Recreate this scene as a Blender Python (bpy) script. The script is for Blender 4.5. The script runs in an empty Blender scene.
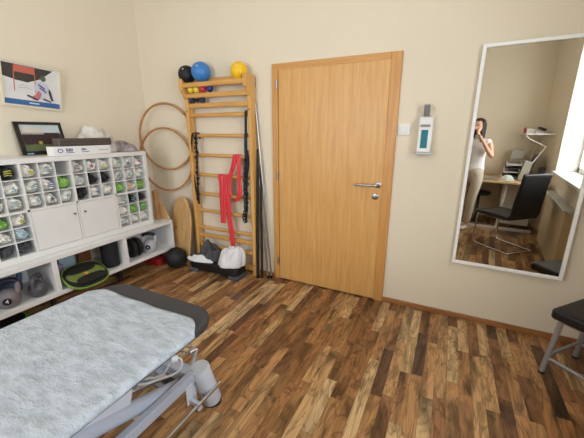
import bpy, bmesh, math, random
from math import sin, cos, pi, radians as R
from mathutils import Vector as V, Matrix, noise, Euler

random.seed(7)
S = bpy.context.scene
C = S.collection

# ------------------------------------------------------------------ camera
CP = V((3.1593, -2.6328, 1.4566)); YAW, PIT, ROL, FPX = .4597, .2689, .0011, 314.43
fw = V((-sin(YAW)*cos(PIT), cos(YAW)*cos(PIT), -sin(PIT)))
r0 = V((cos(YAW), sin(YAW), 0)); u0 = r0.cross(fw)
cr = cos(ROL)*r0 + sin(ROL)*u0; cu = -sin(ROL)*r0 + cos(ROL)*u0
cd = bpy.data.cameras.new('camera'); cam = bpy.data.objects.new('camera', cd); C.objects.link(cam)
CM = Matrix((( cr.x, cu.x, -fw.x), (cr.y, cu.y, -fw.y), (cr.z, cu.z, -fw.z)))
cam.matrix_world = Matrix.Translation(CP) @ CM.to_4x4()
cd.sensor_width = 36; cd.lens = 36*FPX/584; cd.clip_start = .02
S.camera = cam

def at(u, v, ax, val):
    """point of the place seen at a spot of the photo, on the plane axis=val"""
    d = cr*((u-292)/FPX) - cu*((v-219)/FPX) + fw
    t = (val-CP[ax])/d[ax]
    return CP + t*d

# ------------------------------------------------------------------ materials
MATS = {}
def srgb(c):
    return tuple(((x/255)/12.92 if x/255 <= .04045 else ((x/255+.055)/1.055)**2.4) for x in c) + (1,)
def mat(name, col, rough=.5, metal=0, bump=0, bscale=60, var=0, vscale=8, stretch=(1, 1, 1), trans=0, spec=.5, sheen=0, coord='Object', detail=4):
    if name in MATS: return MATS[name]
    m = bpy.data.materials.new(name); m.use_nodes = True; nt = m.node_tree; N = nt.nodes; L = nt.links
    b = N['Principled BSDF']; c = srgb(col) if max(col) > 1 else tuple(col)+(1,)
    b.inputs['Base Color'].default_value = c; b.inputs['Roughness'].default_value = rough
    b.inputs['Metallic'].default_value = metal; b.inputs['Specular IOR Level'].default_value = spec
    if trans: b.inputs['Transmission Weight'].default_value = trans
    if sheen: b.inputs['Sheen Weight'].default_value = sheen
    tc = N.new('ShaderNodeTexCoord'); mp = N.new('ShaderNodeMapping'); mp.inputs['Scale'].default_value = stretch
    L.new(tc.outputs[coord], mp.inputs['Vector'])
    n = N.new('ShaderNodeTexNoise'); n.inputs['Scale'].default_value = vscale; n.inputs['Detail'].default_value = detail
    L.new(mp.outputs[0], n.inputs['Vector'])
    mr = N.new('ShaderNodeMapRange'); mr.inputs[1].default_value = .3; mr.inputs[2].default_value = .7
    mr.inputs[3].default_value = 1-max(var, .02); mr.inputs[4].default_value = 1+max(var, .02)*.5
    L.new(n.outputs[0], mr.inputs[0])
    mx = N.new('ShaderNodeMix'); mx.data_type = 'RGBA'; mx.blend_type = 'MULTIPLY'; mx.inputs[0].default_value = 1
    mx.inputs[6].default_value = c; L.new(mr.outputs[0], mx.inputs[7]); L.new(mx.outputs[2], b.inputs['Base Color'])
    if bump:
        n2 = N.new('ShaderNodeTexNoise'); n2.inputs['Scale'].default_value = bscale; n2.inputs['Detail'].default_value = 5
        L.new(mp.outputs[0], n2.inputs['Vector'])
        bp = N.new('ShaderNodeBump'); bp.inputs['Strength'].default_value = bump; bp.inputs['Distance'].default_value = .01
        L.new(n2.outputs[0], bp.inputs['Height']); L.new(bp.outputs[0], b.inputs['Normal'])
    MATS[name] = m; return m

def wood(name, c1, c2, axis=2, rough=.4, scale=14, dist=1.2, knots=False):
    m = bpy.data.materials.new(name); m.use_nodes = True; nt = m.node_tree; N = nt.nodes; L = nt.links
    b = N['Principled BSDF']; b.inputs['Roughness'].default_value = rough
    tc = N.new('ShaderNodeTexCoord'); mp = N.new('ShaderNodeMapping')
    s = [1, 1, 1]; s[axis] = .06; mp.inputs['Scale'].default_value = s
    L.new(tc.outputs['Object'], mp.inputs['Vector'])
    n = N.new('ShaderNodeTexNoise'); n.inputs['Scale'].default_value = scale*4; n.inputs['Detail'].default_value = 6; n.inputs['Distortion'].default_value = dist
    L.new(mp.outputs[0], n.inputs['Vector'])
    rp = N.new('ShaderNodeValToRGB'); rp.color_ramp.elements[0].position = .32; rp.color_ramp.elements[1].position = .68
    rp.color_ramp.elements[0].color = srgb(c2); rp.color_ramp.elements[1].color = srgb(c1)
    L.new(n.outputs[0], rp.inputs[0]); out = rp.outputs[0]
    if knots:
        vo = N.new('ShaderNodeTexVoronoi'); vo.inputs['Scale'].default_value = 7; mp2 = N.new('ShaderNodeMapping'); mp2.inputs['Scale'].default_value = (1, 1, .8)
        L.new(tc.outputs['Object'], mp2.inputs['Vector']); L.new(mp2.outputs[0], vo.inputs['Vector'])
        r2 = N.new('ShaderNodeMapRange'); r2.inputs[1].default_value = .09; r2.inputs[2].default_value = .17; r2.inputs[3].default_value = .35; r2.inputs[4].default_value = 1
        L.new(vo.outputs['Distance'], r2.inputs[0])
        mx = N.new('ShaderNodeMix'); mx.data_type = 'RGBA'; mx.blend_type = 'MULTIPLY'; mx.inputs[0].default_value = 1
        L.new(out, mx.inputs[6]); L.new(r2.outputs[0], mx.inputs[7]); out = mx.outputs[2]
    L.new(out, b.inputs['Base Color'])
    MATS[name] = m; return m

def floor_mat():
    m = bpy.data.materials.new('parquet_laminate'); m.use_nodes = True; nt = m.node_tree; N = nt.nodes; L = nt.links
    b = N['Principled BSDF']
    def M(op, a, bb=None, c=None):
        n = N.new('ShaderNodeMath'); n.operation = op
        for i, x in enumerate((a, bb, c)):
            if x is None: continue
            if isinstance(x, (int, float)): n.inputs[i].default_value = x
            else: L.new(x, n.inputs[i])
        return n.outputs[0]
    g = N.new('ShaderNodeTexCoord'); sp = N.new('ShaderNodeSeparateXYZ'); L.new(g.outputs['Object'], sp.inputs[0])
    X, Y = sp.outputs[0], sp.outputs[1]
    W = .066
    cx = M('DIVIDE', X, W); col = M('FLOOR', cx); fx = M('SUBTRACT', cx, col)
    w1 = N.new('ShaderNodeTexWhiteNoise'); w1.noise_dimensions = '1D'; L.new(col, w1.inputs['W'])
    s1 = N.new('ShaderNodeSeparateColor'); L.new(w1.outputs['Color'], s1.inputs[0])
    ln = M('ADD', M('MULTIPLY', s1.outputs[0], .36), .34)
    cy = M('ADD', M('DIVIDE', Y, ln), M('MULTIPLY', s1.outputs[1], 9))
    row = M('FLOOR', cy); fy = M('SUBTRACT', cy, row)
    cmb = N.new('ShaderNodeCombineXYZ'); L.new(col, cmb.inputs[0]); L.new(row, cmb.inputs[1])
    w2 = N.new('ShaderNodeTexWhiteNoise'); w2.noise_dimensions = '2D'; L.new(cmb.outputs[0], w2.inputs['Vector'])
    s2 = N.new('ShaderNodeSeparateColor'); L.new(w2.outputs['Color'], s2.inputs[0])
    rp = N.new('ShaderNodeValToRGB'); e = rp.color_ramp.elements
    cols = [(0, (104, 76, 56)), (.12, (140, 100, 72)), (.3, (172, 124, 86)), (.5, (188, 142, 98)), (.68, (204, 156, 110)), (.85, (214, 176, 128)), (1, (224, 190, 146))]
    e[0].position = 0; e[0].color = srgb(cols[0][1]); e[1].position = 1; e[1].color = srgb(cols[-1][1])
    for p, c in cols[1:-1]:
        k = e.new(p); k.color = srgb(c)
    L.new(w2.outputs['Value'], rp.inputs[0])
    # swirling walnut figure, shifted for every strip
    off = N.new('ShaderNodeCombineXYZ'); L.new(M('MULTIPLY', s2.outputs[0], 40), off.inputs[0]); L.new(M('MULTIPLY', s2.outputs[1], 40), off.inputs[1]); L.new(M('MULTIPLY', s2.outputs[2], 40), off.inputs[2])
    ad = N.new('ShaderNodeVectorMath'); ad.operation = 'ADD'; L.new(g.outputs['Object'], ad.inputs[0]); L.new(off.outputs[0], ad.inputs[1])
    mp = N.new('ShaderNodeMapping'); mp.inputs['Scale'].default_value = (1, .22, 1); L.new(ad.outputs[0], mp.inputs['Vector'])
    n1 = N.new('ShaderNodeTexNoise'); n1.inputs['Scale'].default_value = 5.5; n1.inputs['Detail'].default_value = 3; n1.inputs['Distortion'].default_value = 2.2
    L.new(mp.outputs[0], n1.inputs['Vector'])
    rings = M('SINE', M('MULTIPLY', n1.outputs[0], 34))
    r1 = N.new('ShaderNodeMapRange'); r1.inputs[1].default_value = -1; r1.inputs[2].default_value = .4; r1.inputs[3].default_value = .76; r1.inputs[4].default_value = 1.06
    L.new(rings, r1.inputs[0])
    n2 = N.new('ShaderNodeTexNoise'); n2.inputs['Scale'].default_value = 5; n2.inputs['Detail'].default_value = 3; n2.inputs['Distortion'].default_value = 1.8
    L.new(mp.outputs[0], n2.inputs['Vector'])
    r2 = N.new('ShaderNodeMapRange'); r2.inputs[1].default_value = .36; r2.inputs[2].default_value = .52; r2.inputs[3].default_value = .40; r2.inputs[4].default_value = 1.1
    L.new(n2.outputs[0], r2.inputs[0])
    mpv = N.new('ShaderNodeMapping'); mpv.inputs['Scale'].default_value = (1, .2, 1); mpv.inputs['Location'].default_value = (5, 3, 1); L.new(ad.outputs[0], mpv.inputs['Vector'])
    n4 = N.new('ShaderNodeTexNoise'); n4.inputs['Scale'].default_value = 7; n4.inputs['Detail'].default_value = 2; n4.inputs['Distortion'].default_value = 3; L.new(mpv.outputs[0], n4.inputs['Vector'])
    vein = N.new('ShaderNodeMapRange'); vein.inputs[1].default_value = 0; vein.inputs[2].default_value = .035; vein.inputs[3].default_value = .5; vein.inputs[4].default_value = 1.0
    L.new(M('ABSOLUTE', M('SUBTRACT', n4.outputs[0], .53)), vein.inputs[0])
    mpf = N.new('ShaderNodeMapping'); mpf.inputs['Scale'].default_value = (1, .03, 1); L.new(ad.outputs[0], mpf.inputs['Vector'])
    n3 = N.new('ShaderNodeTexNoise'); n3.inputs['Scale'].default_value = 220; n3.inputs['Detail'].default_value = 2; L.new(mpf.outputs[0], n3.inputs['Vector'])
    r3 = N.new('ShaderNodeMapRange'); r3.inputs[1].default_value = .3; r3.inputs[2].default_value = .7; r3.inputs[3].default_value = .82; r3.inputs[4].default_value = 1.1
    L.new(n3.outputs[0], r3.inputs[0])
    f = M('MULTIPLY', M('MULTIPLY', M('MULTIPLY', r1.outputs[0], vein.outputs[0]), r2.outputs[0]), r3.outputs[0])
    # fine joints: strips and their ends
    gx = M('LESS_THAN', M('MINIMUM', fx, M('SUBTRACT', 1, fx)), .02)
    gy = M('LESS_THAN', M('MINIMUM', fy, M('SUBTRACT', 1, fy)), .004)
    gap = M('SUBTRACT', 1, M('MULTIPLY', M('MAXIMUM', gx, gy), .35))
    f = M('MULTIPLY', f, gap)
    mx = N.new('ShaderNodeMix'); mx.data_type = 'RGBA'; mx.blend_type = 'MULTIPLY'; mx.inputs[0].default_value = 1
    L.new(rp.outputs[0], mx.inputs[6]); L.new(f, mx.inputs[7])
    hs = N.new('ShaderNodeHueSaturation'); hs.inputs['Saturation'].default_value = 1.06; hs.inputs['Value'].default_value = FLOOR_V*1.08
    L.new(mx.outputs[2], hs.inputs['Color']); L.new(hs.outputs[0], b.inputs['Base Color'])
    b.inputs['Roughness'].default_value = .3; b.inputs['Specular IOR Level'].default_value = .35
    return m
FLOOR_V = .78

wall_m = mat('wall_paint', (.80, .705, .55), .85, bump=.12, bscale=35, var=.02, vscale=1.5)
ceil_m = mat('ceiling_paint', (.85, .82, .76), .9, bump=.05)
wall_ni = mat('window_reveal_paint', (.84, .82, .78), .8, bump=.05)
white = mat('white_foil', (232, 231, 228), .35, var=.02)
whitef = mat('white_lacquer', (236, 234, 228), .4, var=.02)
beech = wood('beech_veneer', (222, 172, 104), (208, 154, 88), 2, .38, 12, .6)
beech2 = wood('beech_frame', (214, 158, 90), (198, 140, 76), 2, .38, 12, .6)
beech2h = wood('beech_frame_across', (214, 158, 90), (198, 140, 76), 0, .38, 12, .6)
ladw = wood('lacquered_pine', (228, 178, 104), (208, 152, 80), 2, .35, 10)
ladh = wood('lacquered_pine_across', (222, 170, 98), (202, 146, 78), 0, .35, 10)
pine = wood('knotty_pine', (226, 184, 126), (202, 154, 96), 2, .5, 12, 1, True)
cork = mat('cork_brown', (188, 138, 92), .8, bump=.3, bscale=120, var=.12, vscale=60)
skirt = wood('walnut_skirting', (172, 118, 72), (138, 88, 50), 0, .4, 12)
skirty = wood('walnut_skirting_along', (172, 118, 72), (138, 88, 50), 1, .4, 12)
hoopw = wood('hoop_ash', (196, 142, 92), (170, 116, 70), 0, .45, 6)
leather = mat('charcoal_vinyl', (52, 52, 56), .5, bump=.08, bscale=220)
blackl = mat('black_leatherette', (14, 16, 19), .42, bump=.06, bscale=150)
black = mat('black_plastic', (22, 22, 24), .45)
rubber = mat('black_rubber', (20, 20, 22), .6, bump=.1, bscale=200)
foam = mat('black_foam', (26, 26, 29), .75, bump=.5, bscale=160)
chrome = mat('chrome', (210, 210, 214), .18, 1)
steel = mat('brushed_steel', (176, 174, 172), .32, 1)
greyp = mat('grey_powder_coat', (172, 178, 192), .38, var=.02)
greyp2 = mat('light_grey_plastic', (196, 200, 208), .4)
darkgrey = mat('dark_grey_plastic', (70, 72, 80), .5)
redband = mat('red_latex', (222, 58, 64), .42, bump=.1, bscale=30)
redbox = mat('red_plastic', (170, 34, 40), .4)
green = mat('green_fabric', (150, 206, 100), .75, bump=.5, bscale=50, var=.25, vscale=25)
wfab = mat('white_fabric', (242, 238, 228), .8, bump=.5, bscale=45, var=.12, vscale=22)
bfab = mat('black_fabric', (42, 36, 38), .8, bump=.5, bscale=45, var=.3, vscale=22)
gfab = mat('slate_fabric', (82, 82, 90), .8, bump=.5, bscale=45, var=.3, vscale=22)
lbfab = mat('pale_blue_fabric', (198, 216, 224), .8, bump=.5, bscale=45, var=.18, vscale=22)
teal = mat('teal_print', (126, 160, 166), .7)
navy = mat('navy_print', (84, 104, 140), .6)
magenta = mat('magenta_print', (158, 86, 128), .7)
lime = mat('lime_print', (190, 194, 90), .7)
olive = mat('olive_print', (160, 160, 40), .7)
orange = mat('orange_print', (222, 150, 60), .7)
jacket = mat('charcoal_jacket_cloth', (74, 74, 76), .85, bump=.3, bscale=90, var=.1, vscale=30)
towelw = mat('white_terry', (236, 236, 236), .9, bump=.5, bscale=180)
tablemat = None

# ------------------------------------------------------------------ mesh helpers
def wloc(o):
    v = V(o.location)
    while o.parent is not None: o = o.parent; v = v + o.location
    return v
class MB:
    def __init__(s): s.bm = bmesh.new()
    def box(s, a, b, rot=None, piv=None):
        vs = [V((x, y, z)) for x in (a[0], b[0]) for y in (a[1], b[1]) for z in (a[2], b[2])]
        if rot is not None:
            p = V(piv) if piv is not None else (V(a)+V(b))/2
            vs = [rot @ (v-p) + p for v in vs]
        q = [s.bm.verts.new(v) for v in vs]
        for f in ((0, 1, 3, 2), (4, 6, 7, 5), (0, 4, 5, 1), (2, 3, 7, 6), (0, 2, 6, 4), (1, 5, 7, 3)): s.bm.faces.new([q[i] for i in f])
        return s
    def prism(s, pts, off):
        """closed outline (3D points) pushed along off"""
        o = V(off); a = [s.bm.verts.new(V(p)) for p in pts]; b = [s.bm.verts.new(V(p)+o) for p in pts]; n = len(a)
        s.bm.faces.new(a[::-1]); s.bm.faces.new(b)
        for i in range(n): s.bm.faces.new((a[i], a[(i+1) % n], b[(i+1) % n], b[i]))
        return s
    def tube(s, pts, r, seg=10, closed=False, cap=True, flat=1, up=None):
        pts = [V(p) for p in pts]; n = len(pts); rs = r if isinstance(r, (list, tuple)) else [r]*n
        rings = []; prev = None
        for i, p in enumerate(pts):
            a = pts[(i-1) % n] if (closed or i > 0) else p; b = pts[(i+1) % n] if (closed or i < n-1) else p
            t = (b-a).normalized()
            if prev is None:
                k = V(up) if up is not None else (V((0, 0, 1)) if abs(t.z) < .9 else V((1, 0, 0)))
                x = (k - t*k.dot(t)).normalized()
            else: x = (prev - t*prev.dot(t)).normalized()
            prev = x; y = t.cross(x)
            rings.append([s.bm.verts.new(p + rs[i]*(cos(2*pi*j/seg)*x*flat + sin(2*pi*j/seg)*y)) for j in range(seg)])
        m = n if closed else n-1
        for i in range(m):
            A, B = rings[i], rings[(i+1) % n]
            for j in range(seg): s.bm.faces.new((A[j], A[(j+1) % seg], B[(j+1) % seg], B[j]))
        if cap and not closed:
            s.bm.faces.new(rings[0][::-1]); s.bm.faces.new(rings[-1])
        return s
    def lathe(s, prof, c, axis=(0, 0, 1), seg=24):
        """prof: list of (r, h) along axis from c"""
        ax = V(axis).normalized(); k = V((1, 0, 0)) if abs(ax.x) < .8 else V((0, 1, 0)); x = (k-ax*k.dot(ax)).normalized(); y = ax.cross(x); c = V(c)
        rings = []
        for r, h in prof:
            if r < 1e-6: rings.append([s.bm.verts.new(c+ax*h)])
            else: rings.append([s.bm.verts.new(c+ax*h+r*(cos(2*pi*j/seg)*x+sin(2*pi*j/seg)*y)) for j in range(seg)])
        for A, B in zip(rings, rings[1:]):
            for j in range(seg):
                f = [A[j % len(A)], A[(j+1) % len(A)], B[(j+1) % len(B)], B[j % len(B)]]
                u = []
                for v in f:
                    if v not in u: u.append(v)
                if len(u) > 2: s.bm.faces.new(u)
        if len(rings[0]) > 1: s.bm.faces.new(rings[0][::-1])
        if len(rings[-1]) > 1: s.bm.faces.new(rings[-1])
        return s
    def ball(s, c, r, sx=1, sy=1, sz=1, seg=24, rings=14):
        m = bmesh.ops.create_uvsphere(s.bm, u_segments=seg, v_segments=rings, radius=r)
        for v in m['verts']: v.co = V((v.co.x*sx, v.co.y*sy, v.co.z*sz)) + V(c)
        return s
    def grid(s, fn, nu, nv, closed_u=False):
        g = [[s.bm.verts.new(V(fn(i/(nu-1 if not closed_u else nu), j/(nv-1)))) for j in range(nv)] for i in range(nu)]
        for i in range(nu if closed_u else nu-1):
            for j in range(nv-1): s.bm.faces.new((g[i][j], g[(i+1) % nu][j], g[(i+1) % nu][j+1], g[i][j+1]))
        return g
    def build(s, name, m, parent=None, bevel=0, smooth=True, solid=0, sub=0, seg=2, origin=None):
        bmesh.ops.recalc_face_normals(s.bm, faces=s.bm.faces[:])
        me = bpy.data.meshes.new(name)
        if origin is not None:
            for v in s.bm.verts: v.co -= V(origin)
        s.bm.to_mesh(me); s.bm.free()
        o = bpy.data.objects.new(name, me); C.objects.link(o)
        if origin is not None: o.location = origin
        me.materials.append(m)
        if solid:
            k = o.modifiers.new('solid', 'SOLIDIFY'); k.thickness = solid; k.offset = 0
        if bevel:
            k = o.modifiers.new('bevel', 'BEVEL'); k.width = bevel; k.segments = seg; k.limit_method = 'ANGLE'; k.angle_limit = R(40)
        if sub:
            k = o.modifiers.new('sub', 'SUBSURF'); k.levels = sub; k.render_levels = sub
        if smooth:
            for p in me.polygons: p.use_smooth = True
            try: me.set_sharp_from_angle(angle=R(38))
            except Exception: pass
        if parent is not None:
            o.parent = parent
            if parent.rotation_euler.z == 0: o.location = V(origin if origin is not None else (0, 0, 0)) - wloc(parent)
        return o

def tag(o, label, cat, group=None, kind=None):
    if label: o['label'] = label
    if cat: o['category'] = cat
    if group: o['group'] = group
    if kind: o['kind'] = kind
    return o
def struct(o, kind='structure'): o['kind'] = kind; return o
def empty(name, loc, label, cat, group=None):
    o = bpy.data.objects.new(name, None); C.objects.link(o); o.location = loc; o.empty_display_size = .05
    return tag(o, label, cat, group)
def rotz(a): return Matrix.Rotation(a, 3, 'Z')
def arc(c, r, a0, a1, n, X=(1, 0, 0), Y=(0, 0, 1)):
    X = V(X); Y = V(Y); c = V(c)
    return [c + r*(cos(a0+(a1-a0)*i/(n-1))*X + sin(a0+(a1-a0)*i/(n-1))*Y) for i in range(n)]
def text_mesh(name, s, size, m, parent, loc, X, Y):
    cu_ = bpy.data.curves.new(name, 'FONT'); cu_.body = s; cu_.size = size; cu_.align_x = 'CENTER'; cu_.align_y = 'CENTER'; cu_.extrude = size*.02
    t = bpy.data.objects.new(name+'_tmp', cu_); C.objects.link(t); dg = bpy.context.evaluated_depsgraph_get()
    me = bpy.data.meshes.new_from_object(t.evaluated_get(dg)); bpy.data.objects.remove(t)
    X = V(X).normalized(); Y = V(Y).normalized(); Z = X.cross(Y)
    Mx = Matrix(((X.x, Y.x, Z.x), (X.y, Y.y, Z.y), (X.z, Y.z, Z.z))).to_4x4(); me.transform(Matrix.Translation(V(loc)-wloc(parent)) @ Mx)
    me.materials.clear(); me.materials.append(m); o = bpy.data.objects.new(name, me); C.objects.link(o); o.parent = parent
    return o

# ------------------------------------------------------------------ the room
ZC, YF = 3.05, -4.0
XR = 4.22
def slab(name, a, b, m): return struct(MB().box(a, b).build(name, m, smooth=False))
fl = slab('floor', (-.2, YF-.2, -.1), (4.8, .2, 0), floor_mat())
slab('ceiling', (-.2, YF-.2, ZC), (4.8, .2, ZC+.12), ceil_m)
slab('wall_back', (-.2, 0, 0), (4.8, .2, ZC), wall_m)
slab('wall_left', (-.2, YF-.2, 0), (0, 0, ZC), wall_m)
# right wall: window wall, splayed pier in the far corner, recess by the mirror
WY0, WY1, WZ0, WZ1 = -3.2, -1.45, .93, 2.6
m_ = MB()
m_.prism([(4.07, YF, 0), (4.8, YF, 0), (4.8, WY0, 0), (XR, WY0, 0)], (0, 0, ZC))
m_.box((XR, WY0, 0), (4.55, WY1, WZ0)); m_.box((XR, WY0, WZ1), (4.55, WY1, ZC))
m_.box((XR, WY1, 0), (4.8, -1.0, ZC)); m_.box((4.45, -1.0, 0), (4.8, 0, ZC))
struct(m_.build('wall_right', wall_m, smooth=False))
# far wall behind the photographer, with an unseen window added on the left for fill light
FX0, FX1, FZ0, FZ1 = .5, 2.3, .95, 2.6
m_ = MB()
m_.box((-.2, YF-.3, 0), (FX0, YF, ZC)); m_.box((FX1, YF-.3, 0), (4.8, YF, ZC)); m_.box((FX0, YF-.3, 0), (FX1, YF, FZ0)); m_.box((FX0, YF-.3, FZ1), (FX1, YF, ZC))
struct(m_.build('wall_front', wall_m, smooth=False))
def glassmat():
    m = bpy.data.materials.new('window_glass'); m.use_nodes = True; N = m.node_tree.nodes; L = m.node_tree.links
    N.remove(N['Principled BSDF']); t = N.new('ShaderNodeBsdfTransparent'); g = N.new('ShaderNodeBsdfGlossy'); g.inputs['Roughness'].default_value = .02
    mx = N.new('ShaderNodeMixShader'); mx.inputs[0].default_value = .06; L.new(t.outputs[0], mx.inputs[1]); L.new(g.outputs[0], mx.inputs[2]); L.new(mx.outputs[0], N['Material Output'].inputs[0]); return m
gm = glassmat()
w = empty('window_1', (4.5, (WY0+WY1)/2, WZ0), None, None); struct(w)
m_ = MB()
for y in (WY0, WY0+.82, WY1-.07): m_.box((4.46, y, WZ0), (4.52, y+.07, WZ1))
for z in (WZ0, WZ1-.07, WZ0+1.15): m_.box((4.46, WY0, z), (4.52, WY1, z+.07))
m_.build('window_frame', whitef, w, .004)
MB().box((4.488, WY0+.03, WZ0+.03), (4.492, WY1-.03, WZ1-.03)).build('pane', gm, w)
MB().box((4.185, WY0-.02, WZ0-.03), (4.46, WY1+.02, WZ0+.003)).build('window_sill', whitef, w, .006)
w = empty('added_window', ((FX0+FX1)/2, YF-.25, FZ0), None, None); struct(w)  # unseen window, added as an opening for fill light
m_ = MB()
for x in (FX0, (FX0+FX1)/2-.035, FX1-.07): m_.box((x, YF-.28, FZ0), (x+.07, YF-.22, FZ1))
for z in (FZ0, FZ1-.07): m_.box((FX0, YF-.28, z), (FX1, YF-.22, z+.07))
m_.build('window_frame', whitef, w, .004)
MB().box((FX0+.03, YF-.252, FZ0+.03), (FX1-.03, YF-.248, FZ1-.03)).build('pane', gm, w)
# window reveal lining
m_ = MB(); m_.box((XR+.005, WY0-.001, WZ0), (4.46, WY0+.012, WZ1)); m_.box((XR+.005, WY1-.012, WZ0), (4.46, WY1+.001, WZ1))
struct(m_.build('trim_1', wall_ni, smooth=False))
# skirting
def skb(name, a, b, m): return struct(MB().box(a, b).build(name, m, bevel=.004))
skb('baseboard_back', (2.763, -.018, 0), (4.45, 0, .042), skirt)
struct(MB().box((.02, -.018, 0), (1.665, 0, .042)).build('baseboard_back', skirt, bevel=.004))
skb('baseboard_left', (0, YF, 0), (.018, -.02, .042), skirty)
skb('baseboard_right', (XR-.018, WY0, 0), (XR, -1.0, .042), skirty)

# door
d = empty('door_1', (2.2, 0, 0), None, None); struct(d)
X0, X1, H = 1.665, 2.763, 2.03
m_ = MB(); m_.box((X0, -.022, 0), (X0+.06, .0, H)); m_.box((X1-.08, -.022, 0), (X1, .0, H))
m_.build('door_frame', beech2, d, .004)
MB().box((X0+.06, -.022, H-.06), (X1-.08, .0, H)).build('door_frame', beech2h, d, .004)
lf = MB().box((X0+.068, -.03, .012), (X1-.075, -.006, H-.052)).build('door_leaf', beech, d, .005)
for z in (1.86, 1.064, .2):
    MB().tube([(X0+.058, -.036, z-.035), (X0+.058, -.036, z+.035)], .009, 10).build('hinge', steel, d)
m_ = MB(); m_.lathe([(.026, 0), (.026, .008), (.02, .012)], (2.655, -.03, 1.043), (0, -1, 0), 20)
hd = m_.build('handle_rose', steel, d)
MB().tube([(2.655, -.03, 1.043), (2.655, -.07, 1.043), (2.64, -.082, 1.043), (2.60, -.085, 1.042), (2.50, -.083, 1.04), (2.475, -.078, 1.04)], [.010, .010, .010, .010, .009, .008], 10).build('door_handle', steel, d)
m_ = MB(); m_.lathe([(.026, 0), (.026, .007), (.02, .01)], (2.640, -.03, .945), (0, -1, 0), 20); m_.box((2.636, -.042, .935), (2.644, -.036, .955))
m_.build('key_rose', steel, d)

# ------------------------------------------------------------------ mirror
mo = empty('wall_mirror', (3.267, -.012, .482), 'tall rectangular wall mirror in a thin white frame', 'mirror'); mo.rotation_euler = (0, 0, R(-2.7))
mw, mh, fr = .678, 1.53, .022
m_ = MB()
m_.box((0, -.028, 0), (fr, 0, mh)); m_.box((mw-fr, -.028, 0), (mw, 0, mh)); m_.box((fr, -.028, 0), (mw-fr, 0, fr)); m_.box((fr, -.028, mh-fr), (mw-fr, 0, mh))
m_.build('mirror_frame', mat('mirror_frame_white', (250, 249, 246), .35), mo, .003)
mg = mat('mirror_silver', (226, 226, 222), .0, 1)
mg = bpy.data.materials.new('mirror_glass'); mg.use_nodes = True; b = mg.node_tree.nodes['Principled BSDF']; b.inputs['Metallic'].default_value = 1; b.inputs['Roughness'].default_value = 0; b.inputs['Base Color'].default_value = (.62, .59, .535, 1)  # darker, warmer than real silvering: shade of the reflected far wall put into the tint
MB().box((fr-.002, -.016, fr-.002), (mw-fr+.002, -.010, mh-fr+.002)).build('mirror_glass', mg, mo, smooth=False)
for x in (.15, .53): MB().box((x-.02, -.004, mh-.06), (x+.02, .012 if x < .3 else .03, mh-.02)).build('hanging_bracket', steel, mo)

# ------------------------------------------------------------------ switch, dispenser
sw = empty('light_switch', (2.817, 0, 1.477), 'square white light switch on the wall beside the door', 'light switch')
MB().box((2.773, -.012, 1.434), (2.861, 0, 1.52)).build('cover_plate', whitef, sw, .006, seg=3)
MB().box((2.788, -.018, 1.449), (2.846, -.011, 1.505)).build('rocker', white, sw, .004)
dp = empty('soap_dispenser', (2.975, 0, 1.3), 'white wall dispenser with a blue-green liquid window and grey lever', 'dispenser')
m_ = MB(); m_.prism([(2.925, 0, 1.315), (2.925, -.085, 1.315), (2.925, -.085, 1.50), (2.925, -.07, 1.565), (2.925, 0, 1.575)], (.098, 0, 0))
m_.build('housing', whitef, dp, .008, seg=3)
MB().box((2.948, -.0875, 1.345), (2.995, -.083, 1.475)).build('level_window', mat('blue_liquid', (32, 122, 142), .15, var=.15, vscale=20), dp, .003)
MB().box((2.94, -.10, 1.497), (3.005, -.08, 1.512)).build('nozzle', mat('mid_grey_plastic', (140, 138, 136), .4), dp, .004)
MB().prism([(2.95, -.045, 1.57), (2.95, -.07, 1.57), (2.95, -.092, 1.648), (2.95, -.075, 1.65)], (.042, 0, 0)).build('lever', mat('lever_grey', (128, 126, 126), .35), dp, .004)
MB().box((2.915, -.10, 1.300), (3.035, 0, 1.315)).build('drip_tray', greyp2, dp, .004)

# ------------------------------------------------------------------ wall bars
lb = empty('wall_bars', (1.1, 0, 0), 'tall pine wall bars gymnastic ladder left of the door', 'wall bars')
PX = ((.700, .742), (1.452, 1.492))
for a, b in PX:
    m_ = MB(); m_.prism([(a, -.025, 0), (a, -.1, 0), (a, -.1, 1.77), (a, -.165, 1.85), (a, -.165, 1.955), (a, -.025, 1.955)], (b-a, 0, 0))
    ps = m_.build('side_post', ladw, lb, .005)
    for z in (1.66, .12): MB().lathe([(.007, 0), (.007, .003)], ((a+b)/2, -.1, z), (0, -1, 0), 10).build('bolt', black, ps)
for z in (1.425, 1.228, 1.025, .822, .636, .441): MB().tube([(.735, -.068, z), (1.46, -.068, z)], .0165, 12, flat=1).build('rung', ladh, lb)
for z, y, h in ((.352, -.068, .022), (.235, -.068, .018), (1.622, -.068, .018), (1.712, -.078, .022), (1.802, -.105, .022), (1.895, -.142, .022)):
    MB().box((.735, y-.014, z-h), (1.46, y+.014, z+h)).build('rung', ladh, lb, .009, seg=3)
for z in (1.93, .06): MB().box((.735, -.05, z-.03), (1.46, -.03, z+.03)).build('cross_rail', ladh, lb, .003)
for x in (.721, 1.472): 
    for z in (1.9, .3): MB().box((x-.015, -.025, z-.03), (x+.015, 0, z+.03)).build('wall_bracket', steel, lb)

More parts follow.
